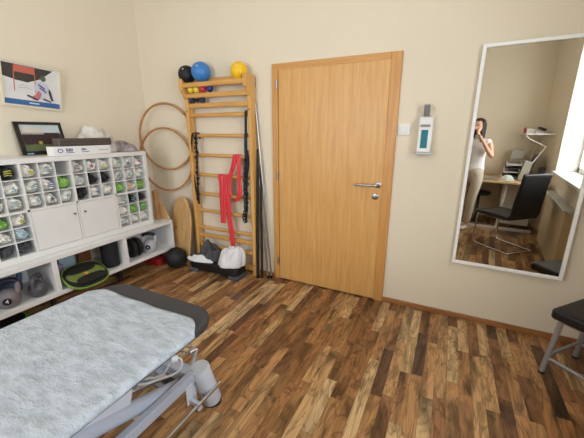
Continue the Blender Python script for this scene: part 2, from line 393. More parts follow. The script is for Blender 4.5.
# balls on the top rung
def ballthing(name, c, r, m, label, cat='ball', valve=True, g=None, band=None):
    t = MB().ball(c, r, seg=32, rings=20).build(name, m, origin=c); tag(t, label, cat, g)
    if valve:
        MB().lathe([(.008, -.002), (.008, .002), (.0, .002)], V(c)+V((.25, -.85, .47)).normalized()*r, (.25, -.85, .47), 10).build('valve', mat('valve_plug', (210, 210, 210), .4), t)
    return t
def B(u, v, y): return at(u, v, 1, y)
cb_ = at(186.8, 74.5, 1, -.09); ballthing('exercise_ball', cb_, .082, rubber, 'black exercise ball at the left end on top of the wall bars')
cb_ = at(201, 72, 1, -.105); ballthing('exercise_ball', cb_, .091, mat('blue_vinyl', (58, 126, 196), .35, bump=.05, bscale=90), 'blue exercise ball resting on top of the wall bars')
cb_ = at(239, 70.8, 1, -.10); ballthing('exercise_ball', cb_, .077, mat('yellow_vinyl', (246, 196, 30), .35, bump=.05, bscale=90), 'yellow exercise ball resting on top of the wall bars at the right')
for u, nm, c, lb_ in ((190.8, 'ya', (232, 206, 60), 'small yellow massage ball, leftmost of the row on the second rung'), (196.6, 'yb', (236, 212, 70), 'small yellow massage ball touching the red one on the second rung'), (203, 'rd', (206, 40, 56), 'small red massage ball on the second rung'), (210, 'nv', (38, 48, 118), 'small dark blue massage ball on the second rung')):
    p = at(u, 90.2, 1, -.1); p.z = 1.824+.034+.001; ballthing('massage_ball', p, .034, mat('ball_'+nm, c, .35), lb_, valve=False, g='small balls on the wall bars')
# dumbbell on the third rung
db = empty('dumbbell', (.86, -.09, 1.734), 'small dark blue dumbbell lying on a rung under the small balls', 'dumbbell')
p0 = at(192.2, 101.5, 1, -.09); p1 = at(202.3, 101, 1, -.09); z_ = 1.734+.026
MB().tube([(p0.x, -.085, z_), (p1.x, -.085, z_)], .013, 10).build('grip', black, db)
for x in (p0.x, p1.x): MB().tube([(x-.02, -.085, z_), (x+.02, -.085, z_)], .026, 14).build('weight', mat('navy_vinyl', (36, 44, 84), .35), db, .005)

# ribbons and straps
def ribbon(name, cl, widths, m, thick=.002, wav=.004, seed=0, parent=None, axis=V((1, 0, 0))):
    """cl: centre line points; flat strip lying across x"""
    mb = MB(); n = len(cl); cl = [V(c) for c in cl]
    # resample with Catmull-Rom
    pts = []; ws = []
    for i in range(n-1):
        a, b, c, d_ = cl[max(i-1, 0)], cl[i], cl[i+1], cl[min(i+2, n-1)]
        for k in range(6):
            t = k/6; pts.append(.5*((2*b)+(c-a)*t+(2*a-5*b+4*c-d_)*t*t+(3*b-a-3*c+d_)*t**3)); ws.append(widths[i]*(1-t)+widths[i+1]*t)
    pts.append(cl[-1]); ws.append(widths[-1])
    nv = 9; g = []
    for i, (p, w_) in enumerate(zip(pts, ws)):
        row = []
        for j in range(nv):
            s_ = j/(nv-1)-.5
            row.append(mb.bm.verts.new(p + axis*(w_*s_) + V((0, wav*sin(s_*14+seed+i*.13), 0))))
        g.append(row)
    for i in range(len(g)-1):
        for j in range(nv-1): mb.bm.faces.new((g[i][j], g[i][j+1], g[i+1][j+1], g[i+1][j]))
    return mb.build(name, m, parent, solid=thick)
def over(rz, xs, ztop, front, back=None, y0=-.068, r=.021):
    """path hanging over a rung: front points [(x,z)..], back tail"""
    o = []
    if back: o += [V((x, y0+r+.004, z)) for x, z in back[::-1]]
    for a in (0, 45, 90, 135, 180):
        o.append(V((xs, y0+r*cos(R(a)), rz+r*sin(R(a))+.0)))
    o += [V((x, y0-r-.004-k*.004, z)) for k, (x, z) in enumerate(front)]
    return o
rb = empty('resistance_band', (1.15, -.1, 1.05), 'wide red resistance band draped over the lower rung, trailing almost to the floor', 'resistance band', None)
def P(u, v, y=-.1): 
    q = at(u, v, 1, y); return (q.x, q.z)
ribbon('band_tail', over(1.025, P(221, 175)[0]+.0, 0, [P(222, 184), P(222.5, 198), P(223, 212), P(223.5, 223)], [P(222, 190, -.05), P(222, 205, -.05)]), [.07]*2+[.09]*5+[.085, .08, .07, .07][:4], redband, parent=rb, seed=1)
ribbon('band_tail', over(1.025, P(226.5, 175)[0], 0, [P(226, 186), P(228, 200), P(229, 215), P(231.5, 230), P(233.5, 246)]), [.08]*5+[.07, .06, .065, .07, .06], redband, parent=rb, seed=2)
rb = empty('resistance_band', (1.3, -.1, 1.25), 'red resistance band looped over the upper rung and hanging in a U', 'resistance band', None)
ribbon('band_tail', over(1.228, P(234.5, 156)[0], 0, [P(233, 165), P(230, 176), P(229, 186), P(230.5, 196)]), [.06]*5+[.055, .05, .05, .06], redband, parent=rb, seed=3)
ribbon('band_tail', over(1.228, P(237.5, 156)[0], 0, [P(238.5, 166), P(239, 180), P(240, 192), P(238, 200), P(233, 201)]), [.055]*5+[.05, .05, .055, .05, .05], redband, parent=rb, seed=5)

def knobby(root, pts, seed, n, size=.016):
    rnd = random.Random(seed)
    for k in range(n):
        t = (k+.3)/n*(len(pts)-1); i = int(t); q = V(pts[i]).lerp(V(pts[min(i+1, len(pts)-1)]), t-i)
        a = rnd.uniform(-.5, .5)
        MB().tube(arc(q+V((rnd.uniform(-.006, .012), -.006, 0)), size, 0, 2*pi, 13, (cos(a), -sin(a)*.6, 0), (0, sin(a)*.3, 1))[:-1], .0062, 6, closed=True).build('loop', mat('webbing_black', (26, 27, 32), .7), root)
st = empty('stretching_strap', (.80, -.1, 1.42), 'black looped stretching strap hanging at the left side of the wall bars', 'strap')
web = mat('webbing_black', (26, 27, 32), .7)
pp = [V((x, -.097, z)) for x, z in (P(192, 136), P(191.2, 150), P(191.5, 165), P(194, 180), P(196.5, 192), P(199.2, 204))]
ribbon('webbing', [V((pp[0].x+.03, -.045, 1.40)), V((pp[0].x+.022, -.05, 1.446)), V((pp[0].x+.012, -.075, 1.452))]+pp, [.022]*9, web, .004, 0, parent=st)
pp = [V((x, -.104, z)) for x, z in (P(196, 137), P(197, 152), P(197.5, 168), P(198.2, 186), P(199.4, 202))]
ribbon('webbing', [V((pp[0].x, -.045, 1.39)), V((pp[0].x, -.046, 1.44)), V((pp[0].x, -.086, 1.452))]+pp, [.02]*8, web, .004, 0, parent=st)
knobby(st, pp, 3, 13, .015)
st = empty('stretching_strap', (1.40, -.1, 1.42), 'black looped stretching strap hanging at the right side of the wall bars', 'strap')
pp = [V((x, -.104, z)) for x, z in (P(246, 118), P(246.2, 140), P(246.5, 160), P(246.5, 180), P(246.8, 200), P(246.4, 222))]
ribbon('webbing', [V((pp[0].x, -.045, 1.57)), V((pp[0].x, -.044, 1.645)), V((pp[0].x, -.092, 1.646))]+pp, [.026]*9, web, .004, 0, parent=st)
pp2 = [V((x, -.11, z)) for x, z in (P(248.2, 150), P(249, 165), P(247, 185), P(247.5, 208), P(245.5, 217))]
ribbon('webbing', pp2, [.018]*5, web, .004, 0, parent=st)
knobby(st, [V((x, -.114, z)) for x, z in (P(246.8, 160), P(246.8, 190), P(246, 222))], 5, 24, .021)
st = empty('tube_band', (1.39, -.1, 1.3), 'thin teal and dark rubber tube hanging beside the right strap on the wall bars', 'resistance band')
pp = [V((x, -.1, z)) for x, z in (P(244.6, 134), P(244.4, 146), P(244.8, 158), P(245.4, 170))]
MB().tube([V((pp[0].x, -.062+.02*cos(t), 1.425+.022*sin(t))) for t in (0, .8, 1.57, 2.4)]+pp, .0055, 8).build('tube', mat('teal_rubber', (40, 98, 112), .5), st)

# poles in the gap beside the door
def pole(name, a, b, r, m, label, cat, caps=True, g=None):
    a, b = V(a), V(b); o = MB().tube([a, b], r, 12).build(name, m); tag(o, label, cat, g)
    if caps:
        k = (b-a).normalized()
        MB().tube([a-k*.001, a+k*.03], r*1.25, 12).build('end_cap', black, o)
    return o
q = at(262.3, 277, 2, .012); t_ = at(260.8, 163, 1, -.016)
pole('gymnastic_pole', (q.x, q.y, .004), t_, .011, rubber, 'black pole leaning on the wall, nearer the door of the two black poles', 'pole')
q = at(257.8, 277, 2, .012); t_ = at(257, 149, 1, -.018)
pole('gymnastic_pole', (q.x, q.y, .004), t_, .014, rubber, 'black pole standing right against the wall bars post', 'pole')
q = at(272, 277, 2, .012); t_ = at(255.5, 104, 1, -.02)
pole('walking_pole', (q.x, q.y-.01, .004), t_, .009, steel, 'long silver pole leaning between the wall bars and door, tallest', 'pole')
q = at(269, 277, 2, .012); t_ = at(259.5, 178, 1, -.02)
pole('walking_pole', (q.x-.005, q.y-.012, .004), t_, .009, steel, 'shorter silver pole leaning close behind the tall silver one', 'pole')

# hoops in the corner
def hoop(L0, ang, lean, r, label):
    cx = V((cos(ang), sin(ang), 0)); up = V((-sin(ang)*sin(lean), cos(ang)*sin(lean), cos(lean)))
    c = V(L0) + cx*r
    o = MB().tube(arc(c, r, 0, 2*pi, 73, cx, up)[:-1], .0115, 10, closed=True).build('wooden_hoop', hoopw); tag(o, label, 'hoop', 'wooden hoops in the corner')
hoop((.014, -.118, 1.405), math.asin(.10/.7), 0, .347, 'higher wooden hoop hanging in the room corner by the wall bars')
hoop((.014, -.145, 1.162), math.asin(.105/.7), 0, .338, 'lower wooden hoop hanging in the room corner by the wall bars')

# ------------------------------------------------------------------ pine balance board, ball, step, clothes
bb = MB(); c0 = V((.475, -.115, 0)); 
out = []
w_, h_ = .18, .765
for i in range(41):
    t = pi*i/40; out.append((w_*cos(t)*(1), h_-.30+.30*sin(t)))
pl = [(w_*.82, .0), ] + out + [(-w_*.82, .0)]
tilt = R(-5)
def bp(x, z, y=0): return V((.515+x*cos(R(-12)), -.155-x*sin(R(12)) + z*sin(R(7)) + y, z*cos(R(7))))
bb.prism([bp(x, z) for x, z in pl], (0, -.022, 0)); tag(bb.build('balance_board', pine, bevel=.006, origin=(.48, -.15, 0)), 'knotty pine oval board standing between the bench and wall bars', 'board')
c_ = V((.566, -.29, .116)); 
mbll = MB().ball(c_, .115, seg=36, rings=22).build('medicine_ball', rubber, origin=c_); tag(mbll, 'black medicine ball on the floor at the end of the white bench', 'ball')
MB().tube(arc(c_, .1152, 0, 2*pi, 49, (1, 0, 0), (0, .35, .94))[:-1], .0015, 6, closed=True).build('seam', mat('seam_grey', (60, 60, 60), .5), mbll)

sp_ = empty('aerobic_step', (1.06, -.17, 0), 'low black step platform with grey feet standing under the wall bars', 'step platform')
m_ = MB(); m_.prism([(.78, -.285, .035), (.76, -.255, .035), (.76, -.115, .035), (1.37, -.115, .035), (1.37, -.265, .035), (1.345, -.29, .035)], (0, 0, .085)); m_.build('platform', black, sp_, .01, seg=3)
for x0, x1 in ((.755, .865), (1.27, 1.378)): MB().box((x0, -.295, 0), (x1, -.105, .045)).build('foot', mat('slate_plastic', (78, 82, 92), .5), sp_, .012, seg=3)
MB().box((.80, -.27, .12), (1.33, -.125, .124)).build('grip_mat', rubber, sp_, .002)

def mound(name, c, rx, ry, h, m, seed, z0, fold=.35, n=64, pw=.6, lean=(0, 0), lump=1.0, rot=0, freq=7):
    mb = MB(); g = []
    sd = V((seed*3.1, seed*1.7, seed*.9))
    def top(i, j):
        a = 2*pi*i/n; rr = j/14
        wob = 1+.14*noise.noise(V((cos(a)*1.6, sin(a)*1.6, 0))+sd)*2
        x = rx*rr*wob*cos(a); y = ry*rr*wob*sin(a)
        prof = (1-rr**2.2)**pw if rr < 1 else 0
        p = V((x, y, 0))*freq + sd
        rid = (1-abs(noise.noise(p*1.3))*2.2)
        z = h*prof*(1+fold*(rid-.5)*lump+.35*noise.noise(p*.5+V((3, 3, 3))))
        X_ = x + lean[0]*z; Y_ = y + lean[1]*z
        return V((c[0]+X_*cos(rot)-Y_*sin(rot), c[1]+X_*sin(rot)+Y_*cos(rot), z0+max(z, .004)))
    cen = mb.bm.verts.new(top(0, 0))
    rings = [[mb.bm.verts.new(top(i, j)) for i in range(n)] for j in range(1, 15)]
    for i in range(n): mb.bm.faces.new((cen, rings[0][i], rings[0][(i+1) % n]))
    for A, B_ in zip(rings, rings[1:]):
        for i in range(n): mb.bm.faces.new((A[i], B_[i], B_[(i+1) % n], A[(i+1) % n]))
    bot = []
    for i in range(n): 
        v = rings[-1][i].co.copy(); v.z = z0; bot.append(mb.bm.verts.new(v))
    for i in range(n): mb.bm.faces.new((rings[-1][i], bot[i], bot[(i+1) % n], rings[-1][(i+1) % n]))
    mb.bm.faces.new(bot)
    o = mb.build(name, m, sub=1, origin=(c[0], c[1], z0))
    for p in o.data.polygons: p.use_smooth = True
    return o
tag(mound('jacket', (.925, -.175, 0), .175, .095, .165, jacket, 33, .125, .75, lean=(.15, .1), rot=.12, pw=.75, freq=9), 'dark grey jacket heaped on the left half of the black step', 'jacket')
tag(mound('white_shirt', (.875, -.262, 0), .15, .045, .06, towelw, 9, .125, .5, rot=.05, pw=.7, freq=10), 'flat white cloth peeking out under the dark grey jacket', 'cloth')
tag(mound('towel', (1.245, -.205, 0), .15, .10, .165, towelw, 41, .125, .8, lean=(.2, 0), rot=.1, pw=.33, freq=10), 'crumpled white towel heaped on the right half of the black step', 'towel')

# ------------------------------------------------------------------ cube shelf unit
YR = -.38; XD = .39; Z0, Z1, ZM, ZT = .517, .565, .88, 1.235
CY = [(-.418-.351*k, -.753-.351*k) for k in range(4)]
YL = CY[3][1]-.038
cs = empty('cube_shelf', (.2, -1.1, Z0), 'large white cube shelf unit with pigeonholes, standing on the low bench', 'shelf unit')
m_ = MB(); m_.box((.005, YL, Z0), (XD, YR, Z1)); m_.box((.005, YL, ZT), (XD, YR, 1.272)); m_.box((.005, YL, Z1), (XD, YL+.038, ZT)); m_.box((.005, YR-.038, Z1), (XD, YR, ZT))
m_.build('carcass', white, cs, .002)
m_ = MB()
for k in range(3): y = (CY[k][1]+CY[k+1][0])/2; m_.box((.006, y-.008, Z1), (XD-.001, y+.008, ZT))
m_.box((.006, YL+.038, ZM), (XD-.001, YR-.038, ZM+.016)); m_.build('partition', white, cs)
MB().box((.006, YL+.038, Z1), (.012, YR-.038, ZT)).build('back_panel', mat('shelf_back', (228, 220, 204), .6), cs)
cells = {}
for k in range(4):
    for lo in (0, 1):
        if lo and k in (1, 2): continue
        y0, y1 = CY[k]; za, zb = (Z1, ZM) if lo else (ZM+.016, ZT)
        m_ = MB(); py = (y0-y1)/3; pz = (zb-za)/3
        for j in (1, 2): m_.box((.02, y0-py*j-.003, za), (XD-.004, y0-py*j+.003, zb))
        for j in (1, 2): m_.box((.02, y1, za+pz*j-.003), (XD-.005, y0, za+pz*j+.003))
        m_.build('pigeonhole_insert', white, cs)
        for r in range(3):
            for c in range(3): cells[(k, lo, r, c)] = (y0-py*(2-c+.5), zb-pz*(r+1)+.003, py-.008, pz-.008)   # c=0 leftmost
for k in (1, 2):
    y0, y1 = CY[k]
    dr = MB().box((XD-.018, y1+.003, Z1+.003), (XD-.001, y0-.003, ZM-.003)).build('door', white, cs, .0015)
    ky = y0-.035 if k == 2 else y1+.035
    MB().lathe([(.005, 0), (.005, .008), (.009, .012), (.009, .018), (0, .02)], (XD-.001, ky, .80), (1, 0, 0), 12).build('knob', mat('knob_grey', (150, 150, 150), .3, 1), dr)

def star(mb, c, r, d, up=V((0, 0, 1)), rot=0, n=5):
    d = V(d).normalized(); x = up.cross(d).normalized(); y = d.cross(x)
    pts = [V(c)+ (r if i % 2 == 0 else r*.42)*(cos(pi*i/n+rot)*x+sin(pi*i/n+rot)*y) for i in range(2*n)]
    mb.prism(pts, d*.003)
def bundle(key, m, label, em=None, emoff=(0, 0), seed=0, wfac=1.0, stripes=None, shape='star'):
    yc, zb, w_, h_ = cells[key]; rnd = random.Random(seed*7+3)
    bw = w_*.5*wfac; bh = h_*rnd.uniform(.42, .5); x0 = .268; dx = .112
    sd = V((seed*2.3, seed*.7, seed*1.9)); base = V((x0, yc, zb+.001))
    sl = rnd.choice((-1, -1, 1))*rnd.uniform(.15, .4); mb = MB(); nu, nv = 28, 16
    def f(u, v):
        a = 2*pi*u; p = pi*v-pi/2
        ce = lambda t, e: math.copysign(abs(t)**e, t)
        d_ = V((ce(cos(p), .8)*ce(cos(a), .75), ce(cos(p), .8)*ce(sin(a), .75), ce(sin(p), .85)))
        nn = noise.noise(d_*2.6+sd)*.45 + (abs(noise.noise(d_*5.5+sd*2))-.15)*.6
        k = 1+nn*.55
        q = V((d_.x*dx*k, d_.y*bw*min(k, 1.06), 0)); z = (d_.z*.5+.5)*2*bh
        z = max(0, z*(1+.3*nn)*(1+sl*d_.y)); z = min(z, h_*.985)
        q.y = max(-w_*.495, min(w_*.495, q.y)); q.z = z
        return base+q
    g = [[mb.bm.verts.new(f(i/nu, j/(nv-1))) for j in range(1, nv-1)] for i in range(nu)]
    b_, t_ = mb.bm.verts.new(f(0, 0)), mb.bm.verts.new(f(0, 1))
    for i in range(nu):
        A, B_ = g[i], g[(i+1) % nu]
        mb.bm.faces.new((b_, B_[0], A[0])); mb.bm.faces.new((t_, A[-1], B_[-1]))
        for j in range(nv-3): mb.bm.faces.new((A[j], B_[j], B_[j+1], A[j+1]))
    o = mb.build('cloth_bundle', m, origin=base)
    for p in o.data.polygons: p.use_smooth = True
    tag(o, label, 'cloth bundle', 'cloth bundles in the pigeonholes')
    if em is not None:
        e = MB(); c = V((x0+dx*1.12, yc+emoff[0]*w_, zb+bh*1.0+emoff[1]*h_)); dd = V((1, -.25, .15))
        if shape == 'star': star(e, c, .022, dd, rot=rnd.uniform(0, 1))
        else:
            for q in range(3):
                a = c+V((0, -.03, -.012+q*.014)); e.tube([a, a+V((.004, .02, .006)), a+V((0, .045, -.002+q*.004))], .0035, 6)
        e.build('printed_star' if shape == 'star' else 'printed_stripes', em, o)
    return o
ROW = {(0, 0): 'top row', (0, 1): 'second row', (0, 2): 'third row', (1, 0): 'fourth row', (1, 1): 'fifth row', (1, 2): 'bottom row'}
def colname(k, lo, c):
    if k == 0: return ('third from right end', 'second from right end', 'at right end')[c]
    if lo: return ('two left of doors', 'two left of doors', 'just left of doors')[c]
    return {3: ('far left', 'far left', 'column just inside the left edge'), 2: ('second column from left', 'third column from left', 'fourth column from left'), 1: ('fifth column from left', 'sixth column from left', 'seventh column from left')}[k][c]
spec = {
 (3,0,0,2): (bfab, lime, 'stripes', 'black', 'lime stripes'), (2,0,0,0): (wfab, olive, 'star', 'white', 'a yellow-green star'), (2,0,0,1): (wfab, teal, 'stripes', 'white', 'teal stripes'),
 (1,0,0,0): (wfab, gfab, 'stripes', 'white', 'grey stripes'), (1,0,0,1): (wfab, magenta, 'star', 'white', 'a magenta star'), (1,0,0,2): (wfab, lime, 'star', 'white', 'a lime star'),
 (0,0,0,0): (wfab, teal, 'star', 'white', 'a pale teal star'), (0,0,0,1): (wfab, navy, 'star', 'white', 'a dark blue star'), (0,0,0,2): (wfab, magenta, 'star', 'white', 'a purple star'),
 (3,0,1,2): (wfab, teal, 'star', 'white', 'a teal star'), (2,0,1,0): (wfab, teal, 'stripes', 'white', 'teal print'), (2,0,1,1): (wfab, navy, 'stripes', 'white', 'blue stripes'), (2,0,1,2): (green, None, '', 'bright green', ''),
 (1,0,1,0): (wfab, teal, 'stripes', 'white', 'a small teal mark'), (1,0,1,1): (bfab, None, '', 'dark brown-black', ''), (1,0,1,2): (bfab, None, '', 'black', ''),
 (0,0,1,0): (wfab, teal, 'stripes', 'white', 'teal marks'), (0,0,1,1): (wfab, teal, 'star', 'white', 'a teal star'), (0,0,1,2): (wfab, teal, 'star', 'white', 'a dark teal star'),
 (3,0,2,1): (wfab, None, '', 'plain white', ''), (3,0,2,2): (wfab, teal, 'stripes', 'white', 'teal stripes'), (2,0,2,0): (wfab, teal, 'star', 'white', 'a teal star'), (2,0,2,1): (wfab, darkgrey, 'star', 'white', 'a black star'), (2,0,2,2): (wfab, teal, 'star', 'white', 'a blue-green star'),
 (1,0,2,0): (bfab, None, '', 'black', ''), (1,0,2,1): (wfab, navy, 'star', 'white', 'a blue star'), (1,0,2,2): (wfab, None, '', 'plain white', ''),
 (0,0,2,0): (green, None, '', 'bright green', ''), (0,0,2,1): (wfab, orange, 'stripes', 'white', 'orange marks'), (0,0,2,2): (green, olive, 'star', 'green', 'an olive star'),
 (3,1,0,1): (green, None, '', 'bright green', ''), (3,1,0,2): (wfab, olive, 'star', 'white', 'a yellow-green star'), (3,1,1,1): (wfab, None, '', 'white rolled', ''), (3,1,1,2): (lbfab, teal, 'star', 'pale blue', 'a teal star'),
 (3,1,2,1): (gfab, None, '', 'dark grey', ''), (3,1,2,2): (gfab, darkgrey, 'stripes', 'dark grey', 'black stripes'),
 (0,1,0,0): (wfab, teal, 'stripes', 'white', 'teal stripes'), (0,1,0,1): (bfab, teal, 'stripes', 'black', 'a teal stripe'), (0,1,0,2): (bfab, None, '', 'black', ''),
 (0,1,1,0): (wfab, None, '', 'plain white', ''), (0,1,1,1): (green, None, '', 'bright green', ''), (0,1,1,2): (green, teal, 'stripes', 'green', 'a teal stripe'),
 (0,1,2,0): (wfab, teal, 'stripes', 'white', 'pale teal marks'), (0,1,2,1): (wfab, None, '', 'plain white', ''), (0,1,2,2): (wfab, None, '', 'plain white', ''),
}
for i, (k, (m, em, sh, cn, pn)) in enumerate(spec.items()):
    lab = f"{cn} bundle{' with '+pn if pn else ''} in {ROW[(k[1], k[2])]}, {colname(k[0], k[1], k[3])}"
    bundle(k, m, lab, em, (random.uniform(-.12, .12), random.uniform(-.05, .1)), i+1, shape=sh)

# ------------------------------------------------------------------ low bench
BX, BR, BLy = .46, -.195, -2.0
lbn = empty('low_bench', (.25, -1.1, 0), 'long low white open-front bench shelf on short legs under the cube unit', 'bench shelf')
m_ = MB(); m_.box((.02, BLy, .477), (BX, BR, .515)); m_.box((.02, BLy, .178), (BX, BR, .215)); m_.box((.02, BLy, .215), (BX, BLy+.03, .477)); m_.box((.02, BR-.022, .215), (BX, BR, .477))
m_.build('carcass', white, lbn, .002)
for y in (-1.405, -.79): MB().box((.025, y-.019, .215), (BX-.002, y+.019, .477)).build('divider', white, lbn)
MB().box((.022, -.772, .215), (.03, BR-.022, .477)).build('back_panel', white, lbn); MB().box((.022, BLy+.03, .215), (.03, -1.424, .477)).build('back_panel', white, lbn)
for x in (.07, .30):
    for y in (-.26, -.79, -1.40, -1.93): MB().tube([(x, y, 0), (x, y, .178)], .02, 12).build('leg', black, lbn)

# things standing on the bench top at its right end
m_ = MB(); m_.lathe([(.032, 0), (.034, .004), (.034, .03), (.030, .034), (.028, .06), (.030, .27), (.032, .28), (.032, .315), (.028, .32), (0, .32)], (.285, -.236, .516), (0, 0, 1), 24)
tag(m_.build('wooden_bottle', cork, origin=(.285, -.236, .516)), 'brown wooden cylinder standing on the bench end beside the cube shelf', 'cylinder')
wp = [at(u, v, 1, -.203) for u, v in ((160.5, 202), (170, 217.8))]
m_ = MB(); m_.prism([(.29, -.203, .516), (wp[1].x, -.203, .516), (wp[0].x+.012, -.203, wp[0].z), (wp[0].x-.012, -.203, wp[0].z-.004), (.27, -.203, wp[0].z-.05), (.275, -.203, .516)], (0, .006, 0))
tag(m_.build('wooden_wedge', pine, bevel=.002, origin=(.25, -.2, .516)), 'thin pine wedge-shaped board standing at the bench end behind the cylinder', 'wedge')

# ------------------------------------------------------------------ kettlebells and other things in the bench
def kettlebell(base, r, yaw, bm_, hm, label, digit=None, h=1.0):
    b_ = V(base); t = empty('kettlebell', b_, label, 'kettlebell', None)
    f_ = V((cos(yaw), sin(yaw), 0)); s_ = V((-sin(yaw), cos(yaw), 0))
    MB().lathe([(0, 0), (r*.62, 0), (r*.72, .006), (r*.93, r*.42), (r, r*.85), (r*.93, r*1.28), (r*.7, r*1.62), (r*.4, r*1.82), (0, r*1.86)], b_, (0, 0, 1), 28).build('body', bm_, t)
    zt = b_.z + r*1.35
    hp = [b_+s_*(-r*.72)+V((0, 0, r*1.3)), b_+s_*(-r*.86)+V((0, 0, r*1.8)), b_+s_*(-r*.88)+V((0, 0, r*2.25*h)), b_+s_*(-r*.66)+V((0, 0, r*2.62*h)), b_+V((0, 0, r*2.72*h)),
          b_+s_*(r*.66)+V((0, 0, r*2.62*h)), b_+s_*(r*.88)+V((0, 0, r*2.25*h)), b_+s_*(r*.86)+V((0, 0, r*1.8)), b_+s_*(r*.72)+V((0, 0, r*1.3))]
    P2 = []
    for i in range(8):
        a, b, c, d_ = hp[max(i-1, 0)], hp[i], hp[i+1], hp[min(i+2, 8)]
        for k in range(5):
            tt = k/5; P2.append(.5*((2*b)+(c-a)*tt+(2*a-5*b+4*c-d_)*tt*tt+(3*b-a-3*c+d_)*tt**3))
    P2.append(hp[-1])
    n = len(P2); MB().tube(P2, [r*(.2+.12*abs(2*i/(n-1)-1)**3) for i in range(n)], 12).build('handle', bm_, t)
    MB().tube(P2[12:-12], r*.235, 12).build('grip', hm, t)
    if digit:
        fc = b_+f_*(r*.97)+V((0, 0, r*.9)); dd = (f_+V((0, 0, .0))).normalized()
        MB().lathe([(r*.36, 0), (r*.36, .004), (0, .004)], fc-dd*.002, dd, 22).build('label_disc', navyd, t)
        X_ = V((0, 0, 1)).cross(dd)
        if digit != '-': text_mesh('weight_number', digit, r*.55, whitef, t, fc+dd*.003, X_, V((0, 0, 1)))
        else:
            e = MB(); star(e, fc+dd*.001, r*.16, dd); e.build('label_mark', whitef, t)
    return t
navyd = mat('dark_label', (24, 22, 40), .4)
kbg = mat('kettlebell_grey', (128, 120, 124), .5, bump=.05); kbd = mat('kettlebell_dark', (84, 82, 90), .35, bump=.05); kbl = mat('kettlebell_light', (186, 184, 192), .45, bump=.05); kbb = mat('kettlebell_blue_grey', (78, 96, 128), .45, bump=.05)
grip = mat('grip_purple_black', (34, 28, 56), .5)
kettlebell((.375, -1.70, .216), .074, R(-28), kbg, grip, 'grey kettlebell marked 4 with black grip at the left end of the bench', '4')
kettlebell((.385, -1.515, .216), .064, R(40), kbd, kbd, 'dark glossy grey kettlebell beside the one marked 4', None, .95)
kettlebell((.17, -1.60, .216), .074, R(-10), kbb, black, 'blue-grey kettlebell standing behind two others in the left bench compartment', None, .95)
kettlebell((.16, -1.80, .216), .070, R(-10), mat('kettlebell_green', (110, 122, 96), .5), black, 'greenish kettlebell half hidden behind the grey kettlebell marked 4', None, .95)
kettlebell((.365, -.45, .216), .072, R(-55), kbl, grip, 'pale grey kettlebell with purple-black grip in the right bench compartment', '-')
for i, y in enumerate((-.66, -.60)):
    t = empty('weight_plate', (.30, y, .216), ('black weight plate on edge against the divider of the right compartment', 'black weight plate on edge next to the pale grey kettlebell')[i], 'weight plate')
    MB().lathe([(.022, -.003), (.085, -.003), (.095, .002), (.098, .012), (.098, .03), (.095, .038), (.085, .042), (.022, .042), (.022, -.003)], (.345, y-.02, .216+.098), (0, 1, 0), 32).build('disc', rubber, t)
    MB().lathe([(.022, -.004), (.03, -.004), (.03, .043), (.022, .043)], (.345, y-.02, .216+.098), (0, 1, 0), 20).build('hub', darkgrey, t)
t = empty('foam_roller', (.33, -.865, .216), 'tall black foam roller standing upright in the middle bench compartment', 'foam roller')
MB().lathe([(.03, 0), (.07, 0), (.075, .006), (.075, .245), (.07, .251), (.03, .251), (.03, .01), (.03, 0)], (.35, -.885, .216), (0, 0, 1), 32).build('foam', foam, t)
# board with green pads, leaning low in the middle compartment
tb = empty('balance_trainer', (.38, -1.17, .216), 'black twisting balance board with lime green edging in the bench', 'balance board')
u_ = V((.0, 1, 0)); v_ = V((-.86, .0, .5)).normalized(); nrm = u_.cross(v_); nrm = nrm if nrm.z > 0 else -nrm
cc = V((.455, -1.19, .264))
def bq(a, b, h=0): return cc + u_*a + v_*b + nrm*h
def ell(rx, ry, n=36, e=.75): 
    ce = lambda t: math.copysign(abs(t)**e, t)
    return [(rx*ce(cos(2*pi*i/n)), ry*ce(sin(2*pi*i/n))) for i in range(n)]
limeg = mat('lime_green_plastic', (112, 146, 52), .5); limef = mat('olive_green_deck', (112, 126, 58), .6)
MB().prism([bq(a, b) for a, b in ell(.165, .13)], nrm*.02).build('deck', rubber, tb, .004)
MB().tube([bq(a, b, .008) for a, b in ell(.168, .133)], .009, 8, closed=True).build('edge_trim', limeg, tb)
MB().prism([bq(a, b+.02*sin(a*26), .02) for a, b in ell(.150, .062)], nrm*.006).build('green_band', limef, tb, .002)
for s_ in (-1, 1):
    MB().prism([bq(a-.01*s_, b*.42+s_*.062, .024) for a, b in ell(.118, .10)], nrm*.012).build('foot_pad', rubber, tb, .004)
e = MB(); star(e, bq(-.0, .0, .0265), .022, nrm, v_, n=6); e.build('emblem', orange, tb)
MB().tube([bq(-.12, -.05, -.045), bq(.12, -.05, -.045)], .02, 12).build('rocker_bar', black, tb)
# other things in the middle compartment
t = MB().box((.05, -1.20, .216), (.09, -1.06, .46)).build('pale_panel', mat('pale_blue_plastic', (188, 208, 222), .4), bevel=.01, origin=(.07, -1.13, .216)); tag(t, 'pale blue flat case standing upright behind the green balance board', 'case')
t = MB().box((.10, -1.045, .216), (.125, -.93, .47)).build('wooden_board', wood('brown_board', (140, 88, 52), (110, 66, 36), 2), bevel=.003, origin=(.11, -.99, .216)); tag(t, 'narrow brown wooden board standing upright left of the foam roller', 'board')
t = MB().box((.06, -1.375, .216), (.20, -1.22, .33)).build('grey_box', mat('lilac_grey_card', (158, 154, 172), .6), bevel=.006, origin=(.13, -1.3, .216)); tag(t, 'lilac-grey box tucked behind the green balance board', 'box')
